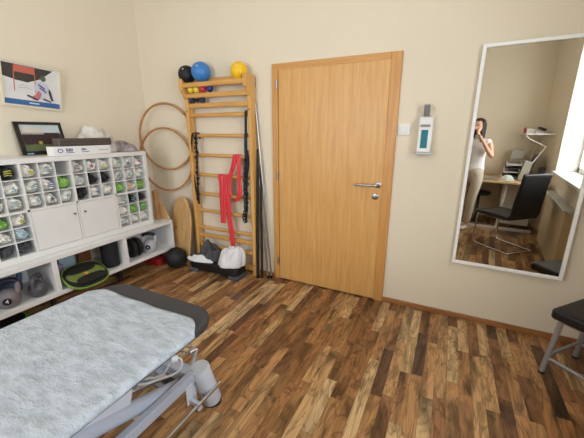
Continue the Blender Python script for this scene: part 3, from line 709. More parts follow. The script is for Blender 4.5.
# under the bench
rx = empty('red_case', (.3, -.29, 0), 'red plastic case on the floor under the right end of the bench', 'case')
MB().box((.12, -.37, 0), (.37, -.215, .085)).build('case_body', redbox, rx, .012, seg=3); MB().box((.371, -.32, .03), (.378, -.26, .055)).build('latch', mat('red_dark', (120, 22, 28), .4), rx, .002)
def ringmat(c, rx_, ry_, z, label):
    t = empty('balance_disc', (c[0], c[1], 0), label, 'balance disc')
    MB().prism([(c[0]+a, c[1]+b, z) for a, b in ell(rx_, ry_, 40, 1)], (0, 0, .022)).build('disc', rubber, t, .004)
    MB().tube([(c[0]+a*1.01, c[1]+b*1.01, z+.012) for a, b in ell(rx_, ry_, 40, 1)], .017, 8, closed=True).build('green_rim', limeg, t)
    MB().lathe([(0, 0), (.03, .004), (.06, z)], (c[0], c[1], 0), (0, 0, 1), 20).build('dome_base', black, t)
ringmat((.27, -1.80), .19, .21, .05, 'black disc with green rim on the floor under the left end of bench')

# ------------------------------------------------------------------ on top of the cube shelf
ZS = 1.2725
pf = empty('photo_frame', (.06, -1.15, ZS), 'black framed group photo leaning on the wall above the shelf', 'picture frame')
def leanp(y, h, o=0, ang=R(12), x0=.10): return V((x0-sin(ang)*h+cos(ang)*o, y, ZS+.002+cos(ang)*h+sin(ang)*o))
y0, y1, hh = -1.30, -.955, .265
def quadp(mb, ya, yb, ha, hb, o, t): mb.prism([leanp(ya, ha, o), leanp(yb, ha, o), leanp(yb, hb, o), leanp(ya, hb, o)], leanp(0, 0, t)-leanp(0, 0, 0))
m_ = MB(); quadp(m_, y0, y1, 0, .028, 0, .018); quadp(m_, y0, y1, hh-.022, hh, 0, .018); quadp(m_, y0, y0+.032, .028, hh-.022, 0, .018); quadp(m_, y1-.022, y1, .028, hh-.022, 0, .018); quadp(m_, y0+.01, y1-.01, .01, hh-.01, 0, .004)
m_.build('frame', mat('black_frame', (30, 28, 26), .3), pf, .0015)
ph = empty('photograph', (0, 0, 0), None, None); bpy.data.objects.remove(ph)
m_ = MB(); quadp(m_, y0+.032, y1-.022, .028, hh-.022, .005, .002); pb = m_.build('group_photograph', mat('photo_grass', (96, 104, 66), .5, var=.2, vscale=60), pf, smooth=False)
m_ = MB(); quadp(m_, y0+.032, y1-.022, .17, hh-.022, .0072, .001); m_.build('photo_sky', mat('photo_sky', (196, 204, 206), .5), pb, smooth=False)
m_ = MB(); quadp(m_, y0+.034, y1-.15, .165, .225, .0084, .001); m_.build('photo_building', mat('photo_house', (206, 198, 186), .5), pb, smooth=False)
m_ = MB()
rr = random.Random(5)
for row, hz in enumerate((.085, .115, .145)):
    for k in range(20):
        yy = y0+.04+k*.0137; quadp(m_, yy, yy+.012, hz, hz+.034, .0086+row*.0004*-1+.001, .0006)
m_.build('photo_people', mat('photo_crowd', (60, 34, 40), .6, var=.6, vscale=90), pb, smooth=False)
m_ = MB(); quadp(m_, y0+.14, y0+.165, .085, .11, .0105, .0006); m_.build('photo_centre', mat('photo_yellow', (176, 150, 70), .5), pb, smooth=False)
m_ = MB(); quadp(m_, y0+.03, y0+.075, .003, .014, .0185, .0006); m_.build('sticker', mat('sticker_blue', (120, 160, 190), .4), pf, smooth=False)

# white box and dark case lying on it
a0 = -1.222; a1 = -.745
wb = empty('white_box', (.3, -.99, ZS), 'long flat white box with blue printing on top of the shelf', 'box')
MB().box((.30, a0, ZS+.001), (.385, a1, ZS+.073)).build('carton', mat('white_card', (238, 238, 238), .45), wb, .003)
m_ = MB()
zc = ZS+.04
m_.tube([(.386, a0+.055+.018*cos(t*pi/12), zc+.013*sin(t*pi/12)) for t in range(24)], .003, 6, closed=True)
m_.build('printed_ring', mat('print_blue', (50, 84, 150), .5), wb)
rr = random.Random(2)
for (ya, n, hb, z_) in ((.10, 5, .028, zc-.008), (.10, 6, .008, zc-.02), (.22, 4, .022, zc-.004), (.22, 6, .007, zc-.017), (.37, 8, .005, zc-.006)):
    m_ = MB()
    for k in range(n): m_.box((.3850, a0+ya+k*.0105, z_), (.3862, a0+ya+k*.0105+.0075*rr.uniform(.7, 1), z_+hb*rr.uniform(.7, 1)))
    m_.build('printed_line', mat('print_navy', (66, 76, 120), .5), wb, smooth=False)
dk = empty('grey_case', (.26, -.95, ZS+.074), 'long dark grey-brown case lying on the white box on top of the shelf', 'case')
MB().box((.285, a0+.058, ZS+.0745), (.383, a1+.025, ZS+.135)).build('case_body', mat('taupe_card', (84, 74, 68), .5), dk, .012, seg=3)
MB().box((.283, a0+.060, ZS+.108), (.385, a1+.023, ZS+.1105)).build('lid_seam', mat('taupe_dark', (54, 48, 44), .5), dk, .001)
# plastic bag of rolled cloths
bagm = mat('translucent_bag', (222, 216, 206), .3, bump=.6, bscale=25, var=.3, vscale=16)
bg = mound('plastic_bag', (.14, -.72, 0), .12, .20, .20, bagm, 14, ZS, .5, rot=0, pw=.5, freq=9); tag(bg, 'crumpled pale plastic bag on the shelf top behind the dark case', 'bag')
bg2 = mound('grey_cloth', (.20, -.49, 0), .15, .11, .085, mat('lilac_grey_cloth', (164, 152, 152), .7, bump=.6, bscale=30, var=.45, vscale=22), 17, ZS, .5, pw=.6, freq=12); tag(bg2, 'crumpled mottled grey cloth at the right end of the shelf top', 'cloth')

# ------------------------------------------------------------------ skier poster on the left wall
ps_ = empty('framed_poster', (0, -1.07, 1.82), 'framed picture of a ski racer and red gate on the left wall', 'picture')
pang = R(5.5)
PCY, PCH, PRL = -1.096, .17, R(3.6)
def pw_(y, h, o=0):
    dy, dh = y-PCY, h-PCH; y = PCY+dy*cos(PRL)+dh*sin(PRL); h = PCH-dy*sin(PRL)+dh*cos(PRL)
    return V((.004+sin(pang)*h+cos(pang)*o, y, 1.645+cos(pang)*h-sin(pang)*o))
PY0, PY1, PH = -1.312, -.880, .345
def pq(mb, ya, yb, ha, hb, o, t=.0008): mb.prism([pw_(ya, ha, o), pw_(yb, ha, o), pw_(yb, hb, o), pw_(ya, hb, o)], pw_(0, 0, t)-pw_(0, 0, 0))
def pp_(mb, pts, o, t=.0008): mb.prism([pw_(PY0+.02+a*(PY1-PY0-.04), .02+b*(PH-.04), o) for a, b in pts], pw_(0, 0, t)-pw_(0, 0, 0))
m_ = MB(); q = .018; pq(m_, PY0, PY1, 0, q, 0, .018); pq(m_, PY0, PY1, PH-q, PH, 0, .018); pq(m_, PY0, PY0+q, q, PH-q, 0, .018); pq(m_, PY1-q, PY1, q, PH-q, 0, .018)
m_.build('frame', mat('cream_frame', (226, 214, 190), .4), ps_, .002)
m_ = MB(); pq(m_, PY0+.01, PY1-.01, .01, PH-.01, .004, .003); art = m_.build('poster_snow', mat('poster_snow', (226, 224, 222), .5, var=.06), ps_, smooth=False)
def art_part(name, polys, c, o, t=.0007):
    mb = MB()
    for p in polys: pp_(mb, p, o, t)
    return mb.build(name, mat('poster_'+name, c, .5), art, smooth=False)
art_part('trees', [[(0, .66), (.22, .6), (.42, .58), (.66, .72), (.9, .98), (0, .98)]], (62, 58, 52), .0075)
art_part('blue_band', [[(0, 0), (1, 0), (1, .13), (0, .13)]], (58, 102, 160), .0075)
art_part('band_caption', [[(.42, .05), (.6, .05), (.6, .085), (.42, .085)]], (200, 214, 232), .0085)
art_part('gate', [[(.18, .80), (.56, .80), (.56, .97), (.18, .97)], [(.175, .33), (.19, .33), (.2, .97), (.18, .97)], [(.545, .33), (.565, .33), (.56, .97), (.545, .97)]], (200, 104, 88), .0085)
art_part('racer_suit', [[(.52, .52), (.62, .66), (.72, .66), (.80, .56), (.78, .40), (.72, .3), (.78, .2), (.62, .2), (.54, .27), (.56, .4)]], (206, 206, 222), .0092)
art_part('racer_legs', [[(.54, .3), (.60, .42), (.66, .36), (.62, .2), (.5, .16), (.46, .22)]], (196, 120, 122), .0099)
art_part('racer_skis', [[(.38, .24), (.4, .28), (.6, .18), (.56, .15)], [(.66, .2), (.7, .23), (.84, .17), (.82, .14)], [(.80, .52), (.84, .42), (.88, .18), (.83, .2), (.79, .4)]], (60, 56, 66), .0106)
art_part('racer_helmet', [[(.70+.055*cos(t*pi/6), .74+.075*sin(t*pi/6)) for t in range(12)]], (92, 96, 78), .0113)
art_part('racer_stripes', [[(.6, .56), (.72, .46), (.73, .49), (.61, .59)], [(.62, .48), (.74, .38), (.75, .41), (.63, .51)]], (56, 66, 130), .0113)
art_part('signature', [[(.27, .47), (.34, .50), (.42, .47), (.42, .475), (.34, .51), (.27, .48)], [(.25, .42), (.4, .44), (.5, .41), (.5, .415), (.4, .45), (.25, .43)]], (150, 156, 170), .0085)

# ------------------------------------------------------------------ treatment table
BXL, BXR, BY, BYN, BZ = 1.655, 2.335, -1.675, -3.75, .70
tt = empty('treatment_table', (2.0, -2.6, 0), 'long charcoal padded treatment table on a grey height-adjustable frame', 'treatment table')
def rrect(x0, x1, y0, y1, r, n=8):
    o = []
    for cx_, cy_, a in ((x1-r, y1-r, 0), (x0+r, y1-r, 90), (x0+r, y0+r, 180), (x1-r, y0+r, 270)):
        for i in range(n+1): o.append((cx_+r*cos(R(a+90*i/n)), cy_+r*sin(R(a+90*i/n))))
    return o
MB().prism([(x, y, BZ-.045) for x, y in rrect(BXL, BXR, BYN, BY, .12, 10)], (0, 0, .045)).build('mattress', leather, tt, .016, seg=4)
MB().prism([(x, y, BZ-.06) for x, y in rrect(BXL+.035, BXR-.035, BYN+.03, BY-.03, .10, 10)], (0, 0, .015)).build('base_board', mat('beige_board', (196, 184, 160), .5), tt, .003)
m_ = MB()
for x in (1.78, 2.2): m_.box((x-.02, -3.6, BZ-.10), (x+.02, -1.85, BZ-.06))
for y in (-2.1, -3.3): m_.box((1.78, y-.02, BZ-.10), (2.2, y+.02, BZ-.06))
m_.build('top_frame', greyp, tt, .004)
# base: long beams, feet, foot cylinders
BMX = 2.085
for x in (BMX, 1.78): MB().box((x-.020, -3.45, .200), (x+.020, -1.60, .252)).build('base_beam', greyp, tt, .005)
MB().box((1.78, -1.66, .20), (2.085, -1.60, .25)).build('cross_beam', greyp, tt, .005)
MB().box((1.78, -3.45, .19), (2.118, -3.39, .245)).build('cross_beam', greyp, tt, .005)
ct, cb2 = at(199, 367, 1, -1.60), at(212.5, 401, 1, -1.545); cb2.z = max(cb2.z, .012); cx_ = (ct-cb2)
fq = MB().lathe([(.048, 0), (.052, .008), (.052, cx_.length-.008), (.048, cx_.length), (0, cx_.length)], cb2, cx_, 28).build('foot_cylinder', greyp2, tt)
MB().lathe([(.0525, cx_.length*.36), (.0535, cx_.length*.37), (.0535, cx_.length*.40), (.0525, cx_.length*.41)], cb2, cx_, 28).build('cylinder_band', greyp, fq)
MB().lathe([(.05, 0), (.05, .012)], (cb2.x, cb2.y, 0), (0, 0, 1), 24).build('rubber_foot', rubber, fq)
for x, y in ((1.77, -1.565), (2.10, -3.45), (1.77, -3.45)):
    f_ = MB().lathe([(.052, .004), (.054, .012), (.054, .262), (.050, .27), (0, .27)], (x, y, 0), (0, 0, 1), 28).build('foot_cylinder', greyp, tt)
    MB().lathe([(.048, 0), (.056, .003), (.056, .01)], (x, y, 0), (0, 0, 1), 24).build('rubber_foot', rubber, f_)
# round lift arms
for x in (2.03, 1.87):
    MB().tube([(x, -1.66, .17), (x, -1.70, .185), (x-.04, -3.0, .62)], .036, 20).build('lift_arm', greyp, tt, .004)
MB().tube([(1.80, -3.0, .60), (2.16, -3.0, .60)], .02, 12).build('pivot_shaft', steel, tt)
MB().box((1.90, -2.22, .30), (2.03, -1.93, .42), Matrix.Rotation(R(-18), 3, 'X')).build('motor_box', greyp2, tt, .012, seg=3)
MB().tube([(1.955, -1.93, .30), (1.955, -1.70, .22)], .016, 12).build('actuator_rod', chrome, tt)
# foot bar on the camera side
FBX = 2.170
MB().tube([(FBX, -1.525, .128), (FBX-.004, -3.4, .128)], .0095, 12).build('foot_bar', chrome, tt)
bk = MB(); bk.box((2.104, -1.71, .105), (2.112, -1.665, .215)); bk.box((2.112, -1.70, .114), (2.176, -1.68, .140)); bk.build('bar_bracket', greyp2, tt, .003)
for w_c in (at(198.5, 407, 2, .026), V((2.13, -2.9, .026))):
    cs_ = MB().lathe([(.020, -.009), (.024, -.004), (.024, .004), (.020, .009), (0, .009)], w_c, (1, 0, 0), 24).build('caster_wheel', darkgrey, tt)
    MB().lathe([(.018, -.0115), (.018, .0115), (0, .0115)], w_c, (1, 0, 0), 20).build('wheel_hub', greyp2, cs_)
    MB().box((w_c.x-.02, w_c.y-.012, w_c.z-.002), (w_c.x-.014, w_c.y+.012, .19)).build('caster_fork', greyp2, tt, .002)
# adjusting lever under the head end
le, ls = at(196, 349.5, 2, .40), at(172, 340, 2, .40)
m_ = MB(); m_.tube([ls, le], .008, 10); m_.tube([ls+V((0, -.035, -.01)), le+V((-.02, -.03, -.01))], .008, 10)
m_.build('head_lever', chrome, tt)
l2, l3 = at(194.5, 356, 2, .34), at(192, 364, 2, .27)
MB().tube([le, l2, l3], .009, 10).build('lever_link', greyp2, tt)
MB().lathe([(.013, -.018), (.013, .018), (0, .018)], le-V((.012, .012, .003)), (.3, 1, 0), 16).build('lever_joint', steel, tt)
MB().box((1.90, -1.72, .375), (1.94, -1.66, .62)).build('head_bracket', greyp, tt, .004)
MB().box((1.80, -2.9, .30), (1.84, -1.72, .34), Matrix.Rotation(R(14), 3, 'X')).build('side_link', greyp, tt, .004)
MB().tube([(2.03, -1.66, .15), (1.87, -1.66, .15)], .022, 14).build('pivot_shaft', darkgrey, tt)
MB().tube([(1.86, -1.80, .34), (2.02, -1.80, .34)], .012, 12).build('pivot_shaft', steel, tt)
# control plugs and cables
for p, q in ((at(164, 355, 2, .43), at(171, 354, 2, .42)), (at(172, 359, 2, .41), at(178, 358, 2, .41))):
    MB().tube([p, q], [.018, .015], 12).build('cable_plug', mat('white_plug', (228, 230, 234), .4), tt)
cab = mat('grey_cable', (206, 208, 214), .45)
def smooth_path(P_):
    o = []
    for i in range(len(P_)-1):
        a, b, c, d_ = P_[max(i-1, 0)], P_[i], P_[i+1], P_[min(i+2, len(P_)-1)]
        for k in range(6):
            t = k/6; o.append(.5*((2*b)+(c-a)*t+(2*a-5*b+4*c-d_)*t*t+(3*b-a-3*c+d_)*t**3))
    return o+[P_[-1]]
MB().tube(smooth_path([at(u, v, 2, z) for u, v, z in ((177, 357, .41), (181.5, 360, .39), (181, 367, .36), (174, 374, .33), (160, 379, .31), (144, 384, .30), (128, 384, .30))]), .005, 8).build('cable', cab, tt)
MB().tube(smooth_path([at(u, v, 2, z) for u, v, z in ((171, 358, .41), (168, 366, .37), (163, 374, .32), (152, 378, .30), (138, 380, .29))]), .005, 8).build('cable', cab, tt)

# towel cover
def towel_mat():
    m = bpy.data.materials.new('pale_terry_cover'); m.use_nodes = True; N = m.node_tree.nodes; L = m.node_tree.links; b = N['Principled BSDF']
    b.inputs['Roughness'].default_value = .95; b.inputs['Sheen Weight'].default_value = .2; b.inputs['Specular IOR Level'].default_value = .15
    tc = N.new('ShaderNodeTexCoord'); mp = N.new('ShaderNodeMapping'); mp.inputs['Scale'].default_value = (1, 2.2, 1); mp.inputs['Rotation'].default_value = (0, 0, R(25)); L.new(tc.outputs['Object'], mp.inputs['Vector'])
    n = N.new('ShaderNodeTexNoise'); n.inputs['Scale'].default_value = 13; n.inputs['Detail'].default_value = 6; n.inputs['Roughness'].default_value = .65; L.new(mp.outputs[0], n.inputs['Vector'])
    rp = N.new('ShaderNodeValToRGB'); rp.color_ramp.elements[0].position = .36; rp.color_ramp.elements[1].position = .60; rp.color_ramp.elements[0].color = srgb((158, 164, 170)); rp.color_ramp.elements[1].color = srgb((184, 190, 197))
    L.new(n.outputs[0], rp.inputs[0]); L.new(rp.outputs[0], b.inputs['Base Color'])
    n2 = N.new('ShaderNodeTexNoise'); n2.inputs['Scale'].default_value = 60; n2.inputs['Detail'].default_value = 4; L.new(mp.outputs[0], n2.inputs['Vector'])
    bp_ = N.new('ShaderNodeBump'); bp_.inputs['Strength'].default_value = .5; bp_.inputs['Distance'].default_value = .008; L.new(n2.outputs[0], bp_.inputs['Height'])
    bp2 = N.new('ShaderNodeBump'); bp2.inputs['Strength'].default_value = .6; bp2.inputs['Distance'].default_value = .03; L.new(n.outputs[0], bp2.inputs['Height']); L.new(bp_.outputs[0], bp2.inputs['Normal']); L.new(bp2.outputs[0], b.inputs['Normal'])
    return m
mb = MB()
def prof(t):   # across the table, arc length from far drop to near drop
    xl, xr, zt, r = BXL-.012, BXR+.018, BZ+.006, .014; dl = .005
    segs = [('d', dl), ('a', r*pi/2), ('t', xr-xl-2*r), ('a', r*pi/2), ('d', dl)]
    tot = sum(s[1] for s in segs); s = t*tot
    if s < dl: return xl, zt-r-dl+s
    s -= dl
    if s < r*pi/2: a = s/r; return xl+r-r*cos(a), zt-r+r*sin(a)
    s -= r*pi/2
    L_ = xr-xl-2*r
    if s < L_: return xl+r+s, zt
    s -= L_
    if s < r*pi/2: a = s/r; return xr-r+r*sin(a), zt-r+r*cos(a)
    s -= r*pi/2; return xr, zt-r-s
nx, ny = 90, 160
g = []
for i in range(nx):
    x, z = prof(i/(nx-1)); row = []
    for j in range(ny):
        y = (BY-.112) + (BYN+.02-(BY-.112))*j/(ny-1)
        endw = .012*noise.noise(V((x*6, 3, 1)))*(1-j/ny) if True else 0
        corner = 0
        e = min(x-BXL, BXR-x)
        if e < .07 and j == 0: pass
        q = max(0, (.07-e)/.07); yy = y + endw - (.045*q*q if j < 30 else 0)*(1-j/30)
        hn = .0035*noise.noise(V((x*9, y*5, 0))) + .003*abs(noise.noise(V((x*4+y*3, y*11, 5))))
        row.append(mb.bm.verts.new((x+(.004*noise.noise(V((y*7, z*9, 2))) if z < BZ-.01 else 0), yy, z+(hn if z > BZ-.01 else 0)+(.008*noise.noise(V((y*5, 9, x))) if z < BZ-.03 else 0))))
    g.append(row)
for i in range(nx-1):
    for j in range(ny-1): mb.bm.faces.new((g[i][j], g[i+1][j], g[i+1][j+1], g[i][j+1]))
cv = mb.build('terry_cover', towel_mat(), solid=.006, origin=(2.0, -2.6, BZ)); tag(cv, 'pale grey-white terry cover spread over the treatment table', 'cover')
for p in cv.data.polygons: p.use_smooth = True

# ------------------------------------------------------------------ stool at the right edge
e1 = V((.662, .75, 0)); e2 = V((.75, -.662, 0)); L0 = V((3.812, -.454, 0))
sr = empty('stool', L0+(e1+e2)*.19, 'black cushioned stool with silver-grey tube legs under the mirror', 'stool')
def sq(a, b, z): return L0 + e1*a + e2*b + V((0, 0, z))
sd_ = .385
m_ = MB(); c4 = rrect(-.006, sd_, -.006, sd_, .026, 6); m_.prism([sq(a, b, .385) for a, b in c4], (0, 0, .065)); m_.build('seat_cushion', blackl, sr, .018, seg=4)
m_ = MB(); m_.prism([sq(a, b, .372) for a, b in rrect(.02, sd_-.02, .02, sd_-.02, .03, 4)], (0, 0, .014)); m_.build('seat_frame', steel, sr, .002)
legm = mat('silver_grey_tube', (158, 156, 158), .35, .4)
fe = {}
for a in (.015, sd_-.015):
    for b in (.015, sd_-.015):
        ta, tb_ = (.04 if a < .1 else sd_-.04), (.04 if b < .1 else sd_-.04)
        top, bot = sq(ta, tb_, .375), sq(a, b, .006); fe[(a < .1, b < .1)] = (top, bot)
        lg = MB().tube([bot, top], .0155, 14).build('leg', legm, sr); MB().tube([bot-V((0, 0, .005)), bot+V((0, 0, .008))], .018, 12).build('foot_cap', black, lg)
def lp(k, z): t_, b_ = fe[k]; return b_.lerp(t_, (z-b_.z)/(t_.z-b_.z))
for k1, k2, z in (((True, True), (False, True), .13), ((True, True), (True, False), .115), ((False, False), (False, True), .115), ((False, False), (True, False), .13)):
    MB().tube([lp(k1, z), lp(k2, z)], .011, 10).build('stretcher', legm, sr)

# ------------------------------------------------------------------ what the mirror shows: desk corner
whp = mat('white_metal', (226, 224, 218), .4)
desk = empty('desk', (3.7, -3.4, 0), 'pale wood desk with white frame in the far corner, seen in the mirror', 'desk')
dtop = wood('pale_desk_wood', (220, 186, 140), (206, 168, 122), 0, .4, 8)
MB().prism([(2.9, -3.98, .715), (4.05, -3.98, .715), (4.17, -3.3, .715), (4.17, -2.95, .715), (4.10, -2.85, .715), (3.95, -2.93, .715), (3.8, -3.05, .715), (3.55, -3.1, .715), (2.9, -3.1, .715)], (0, 0, .028)).build('desktop', dtop, desk, .004)
m_ = MB()
for x in (3.03, 3.66):
    m_.tube([(x-.02, -3.15, .02), (x+.03, -3.2, .715)], .022, 8); m_.tube([(x-.02, -3.85, .02), (x+.03, -3.8, .715)], .022, 8)
m_.box((2.98, -3.13, .0), (4.08, -3.09, .04)); m_.build('desk_frame', whp, desk, .003)
MB().box((3.64, -3.36, .05), (4.05, -3.34, .714)).build('white_side_panel', whp, desk)
MB().box((3.25, -3.60, .10), (3.62, -3.55, .714)).build('drawer_unit', mat('drawer_beige', (206, 190, 162), .5), desk, .003)
# radiator cover below the window
rc = empty('radiator_cover', (4.2, -2.4, 0), 'beige low cabinet with grey top below the window, seen in the mirror', 'cabinet')
MB().box((4.13, -2.84, 0), (XR, -1.5, .67)).build('front_panel', mat('beige_panel', (208, 190, 156), .6), rc, .003)
MB().box((4.11, -2.84, .67), (XR, -1.48, .70)).build('top_board', mat('grey_board', (190, 190, 186), .4), rc, .004)
# stool under desk
os_ = empty('round_stool', (3.37, -3.27, 0), 'round black stool on a thin post in front of the desk, in the mirror', 'stool')
MB().lathe([(0, 0), (.15, 0), (.165, .015), (.165, .04), (.14, .055), (0, .057)], (3.34, -3.33, .49), (0, 0, 1), 28).build('seat', blackl, os_)
MB().tube([(3.34, -3.33, .05), (3.34, -3.33, .49)], .02, 12).build('post', black, os_)
m_ = MB()
for k in range(5): a = k*2*pi/5; m_.tube([(3.34, -3.33, .06), (3.34+.17*cos(a), -3.33+.17*sin(a), .03)], [.02, .012], 8)
m_.build('star_base', black, os_)
# cantilever chair
ch = empty('cantilever_chair', (3.74, -2.2, 0), 'black leatherette cantilever chair with chrome base, reflected in the mirror', 'chair')
fa = V((-.75, -.66, 0)).normalized(); fb = V((-fa.y, fa.x, 0)); cc_ = V((3.68, -2.22, 0))
def cq(a, b, z): return cc_ + fa*a + fb*b + V((0, 0, z))
for s_ in (-1, 1):
    pts = [cq(-.26, s_*.0, .012)] if False else []
    pts = [cq(-.27, 0, .012), cq(-.27, s_*.19, .012), cq(-.24, s_*.2, .012), cq(.20, s_*.2, .012), cq(.235, s_*.2, .03), cq(.245, s_*.2, .08), cq(.235, s_*.2, .38), cq(.22, s_*.2, .415), cq(.17, s_*.2, .425), cq(-.15, s_*.19, .415)]
    MB().tube(pts, .011, 10).build('chair_tube', chrome, ch)
m_ = MB(); m_.prism([cq(a, .22, z) for a, z in ((.25, .425), (.27, .445), (.25, .475), (.0, .475), (-.18, .468), (-.24, .45), (-.22, .425), (0, .42))], fb*-.44); m_.build('seat', blackl, ch, .014, seg=3)
m_ = MB(); m_.prism([cq(a, .215, z) for a, z in ((-.17, .44), (-.22, .5), (-.235, .65), (-.26, .80), (-.29, 1.0), (-.33, .995), (-.30, .80), (-.285, .65), (-.275, .5), (-.25, .43))], fb*-.43); m_.build('backrest', blackl, ch, .014, seg=3)

# wall shelf and bracket over the desk
ws = empty('wall_shelf', (4.0, -3.7, 1.4), 'small white corner shelf with folding bracket above the desk, in the mirror', 'shelf')
SZ = 1.445
MB().prism([(3.79, -3.98, SZ-.02), (4.065, -3.98, SZ-.02), (4.165, -3.42, SZ-.02), (3.82, -3.42, SZ-.02)], (0, 0, .02)).build('shelf_board', whp, ws, .003)
m_ = MB()
for y in (-3.46, -3.9):
    m_.tube([(3.83, y, SZ-.022), (3.86, y, SZ-.07), (4.09 if y > -3.7 else 4.0, y, SZ-.19), (3.96, y, SZ-.45), (3.93, y, .76)], .009, 8)
m_.build('bracket', whp, ws)
def thingbox(name, a, b, m, label, cat, bev=.004, rot=None):
    o = MB().box(a, b, rot).build(name, m, bevel=bev, origin=((a[0]+b[0])/2, (a[1]+b[1])/2, a[2])); return tag(o, label, cat)
thingbox('white_carton', (3.83, -3.75, SZ+.001), (3.93, -3.60, SZ+.07), mat('card_white', (214, 210, 204), .6), 'small white carton at the left end of the white wall shelf', 'box')
thingbox('red_book', (3.80, -3.75, SZ+.001), (3.822, -3.60, SZ+.085), mat('red_cover', (170, 50, 44), .5), 'thin red book standing at the left end of the white wall shelf', 'book')
thingbox('paper_pile', (3.94, -3.78, SZ+.001), (4.05, -3.60, SZ+.03), mat('paper', (222, 222, 224), .7), 'pile of papers on the white wall shelf', 'papers')
o = MB().box((3.97, -3.74, SZ+.05), (4.08, -3.63, SZ+.085), Matrix.Rotation(R(22), 3, 'Y')).build('telephone', black, bevel=.008); tag(o, 'black telephone lying tilted on papers on the white wall shelf', 'telephone')
# on the desk
DZ = .7435
for i in range(5):
    z = DZ+.001+i*.055
    t = empty('paper_tray', (3.66, -3.6, z), ('lowest', 'second lowest', 'middle', 'second highest', 'topmost')[i]+' of the stacked letter trays on the desk', 'letter tray', 'letter trays on the desk')
    m_ = MB(); m_.box((3.60+i*.012, -3.72, z), (3.80+i*.012, -3.42, z+.008)); m_.box((3.60+i*.012, -3.72, z+.008), (3.606+i*.012, -3.42, z+.05)); m_.box((3.794+i*.012, -3.72, z+.008), (3.80+i*.012, -3.42, z+.05)); m_.build('tray', darkgrey if i % 2 else whp, t)
thingbox('grey_binder', (3.84, -3.62, DZ+.001), (3.93, -3.36, DZ+.30), mat('binder_grey', (168, 164, 152), .5), 'grey binder leaning upright on the desk beside the trays', 'binder', rot=Matrix.Rotation(R(12), 3, 'Y'))
thingbox('carton', (3.70, -3.92, DZ+.30), (3.86, -3.76, DZ+.44), mat('carton_grey', (176, 168, 156), .6), 'grey carton standing on a tall box behind the letter trays', 'box')
thingbox('tall_box', (3.70, -3.93, DZ+.001), (3.88, -3.75, DZ+.298), mat('box_taupe', (150, 142, 128), .6), 'taupe tall box on the desk against the wall', 'box')
thingbox('dark_panel', (3.96, -3.72, DZ+.002), (4.0, -3.48, DZ+.40), mat('panel_brown', (92, 76, 66), .5), 'dark brown folder leaning on the desk under the wall shelf', 'folder', rot=Matrix.Rotation(R(10), 3, 'Y'))
t = empty('monitor', (4.09, -3.30, DZ), 'small black screen standing at the window end of the desk', 'monitor')
MB().box((4.05, -3.36, DZ+.05), (4.13, -3.335, DZ+.22)).build('screen', black, t, .004); MB().box((4.08, -3.36, DZ), (4.10, -3.34, DZ+.05)).build('stand', black, t); MB().box((4.05, -3.39, DZ), (4.13, -3.31, DZ+.006)).build('stand_foot', black, t)
o = mound('folded_cloth', (3.68, -3.22, 0), .10, .06, .075, mat('mint_cloth', (202, 208, 196), .8, bump=.3), 21, DZ, .3); tag(o, 'pale mint cloth lying on the front of the desk', 'cloth')
o = MB().box((3.33, -3.35, DZ+.001), (3.56, -3.18, DZ+.03)).build('notebook', mat('notebook_grey', (140, 132, 124), .6), bevel=.003); tag(o, 'flat grey notebook pile on the desk nearer the wall side', 'notebook')

# ------------------------------------------------------------------ the photographer
PB = V((3.235, -2.865, 0)); pf_ = V((-.44, .898, 0)).normalized(); pr_ = V((pf_.y, -pf_.x, 0))
def W(r, f, z): return PB + pr_*r + pf_*f + V((0, 0, z))
phc = CP - fw*.014 - cr*.018
# phone
phn = empty('smartphone', phc, 'dark smartphone held up in both hands by the woman', 'phone')
def pc(a, b, c): return phc + cr*a + cu*b + fw*c
PWD, PHT = .075, .037
m_ = MB(); m_.prism([pc(a, b, -.004) for a, b in rrect(-PWD, PWD, -PHT, PHT, .009, 4)], fw*.008); m_.build('phone_body', black, phn, .001)
MB().prism([pc(a, b, -.0045) for a, b in rrect(-PWD+.004, PWD-.004, -PHT+.004, PHT-.004, .006, 4)], fw*.0005).build('screen', mat('phone_screen', (30, 34, 44), .1), phn)

def skinmesh(name, chains, root=0):
    """chains: list of lists of (co, radius); chains starting with an int index refer to an earlier vertex"""
    vs, es, rs = [], [], []
    for chn in chains:
        prev = None
        for it in chn:
            if isinstance(it, int): prev = it; continue
            vs.append(it[0]); rs.append(it[1]); i = len(vs)-1
            if prev is not None: es.append((prev, i))
            prev = i
    me = bpy.data.meshes.new(name+'_cage'); me.from_pydata([tuple(v) for v in vs], es, []); o = bpy.data.objects.new(name+'_cage', me); C.objects.link(o)
    sk = o.modifiers.new('skin', 'SKIN'); sk.use_smooth_shade = True
    for i, r in enumerate(rs):
        r = r if isinstance(r, tuple) else (r, r)
        me.skin_vertices[0].data[i].radius = r; me.skin_vertices[0].data[i].use_root = (i == root)
    ss = o.modifiers.new('sub', 'SUBSURF'); ss.levels = 2; ss.render_levels = 2
    dg = bpy.context.evaluated_depsgraph_get(); res = bpy.data.meshes.new_from_object(o.evaluated_get(dg)); bpy.data.objects.remove(o)
    return res
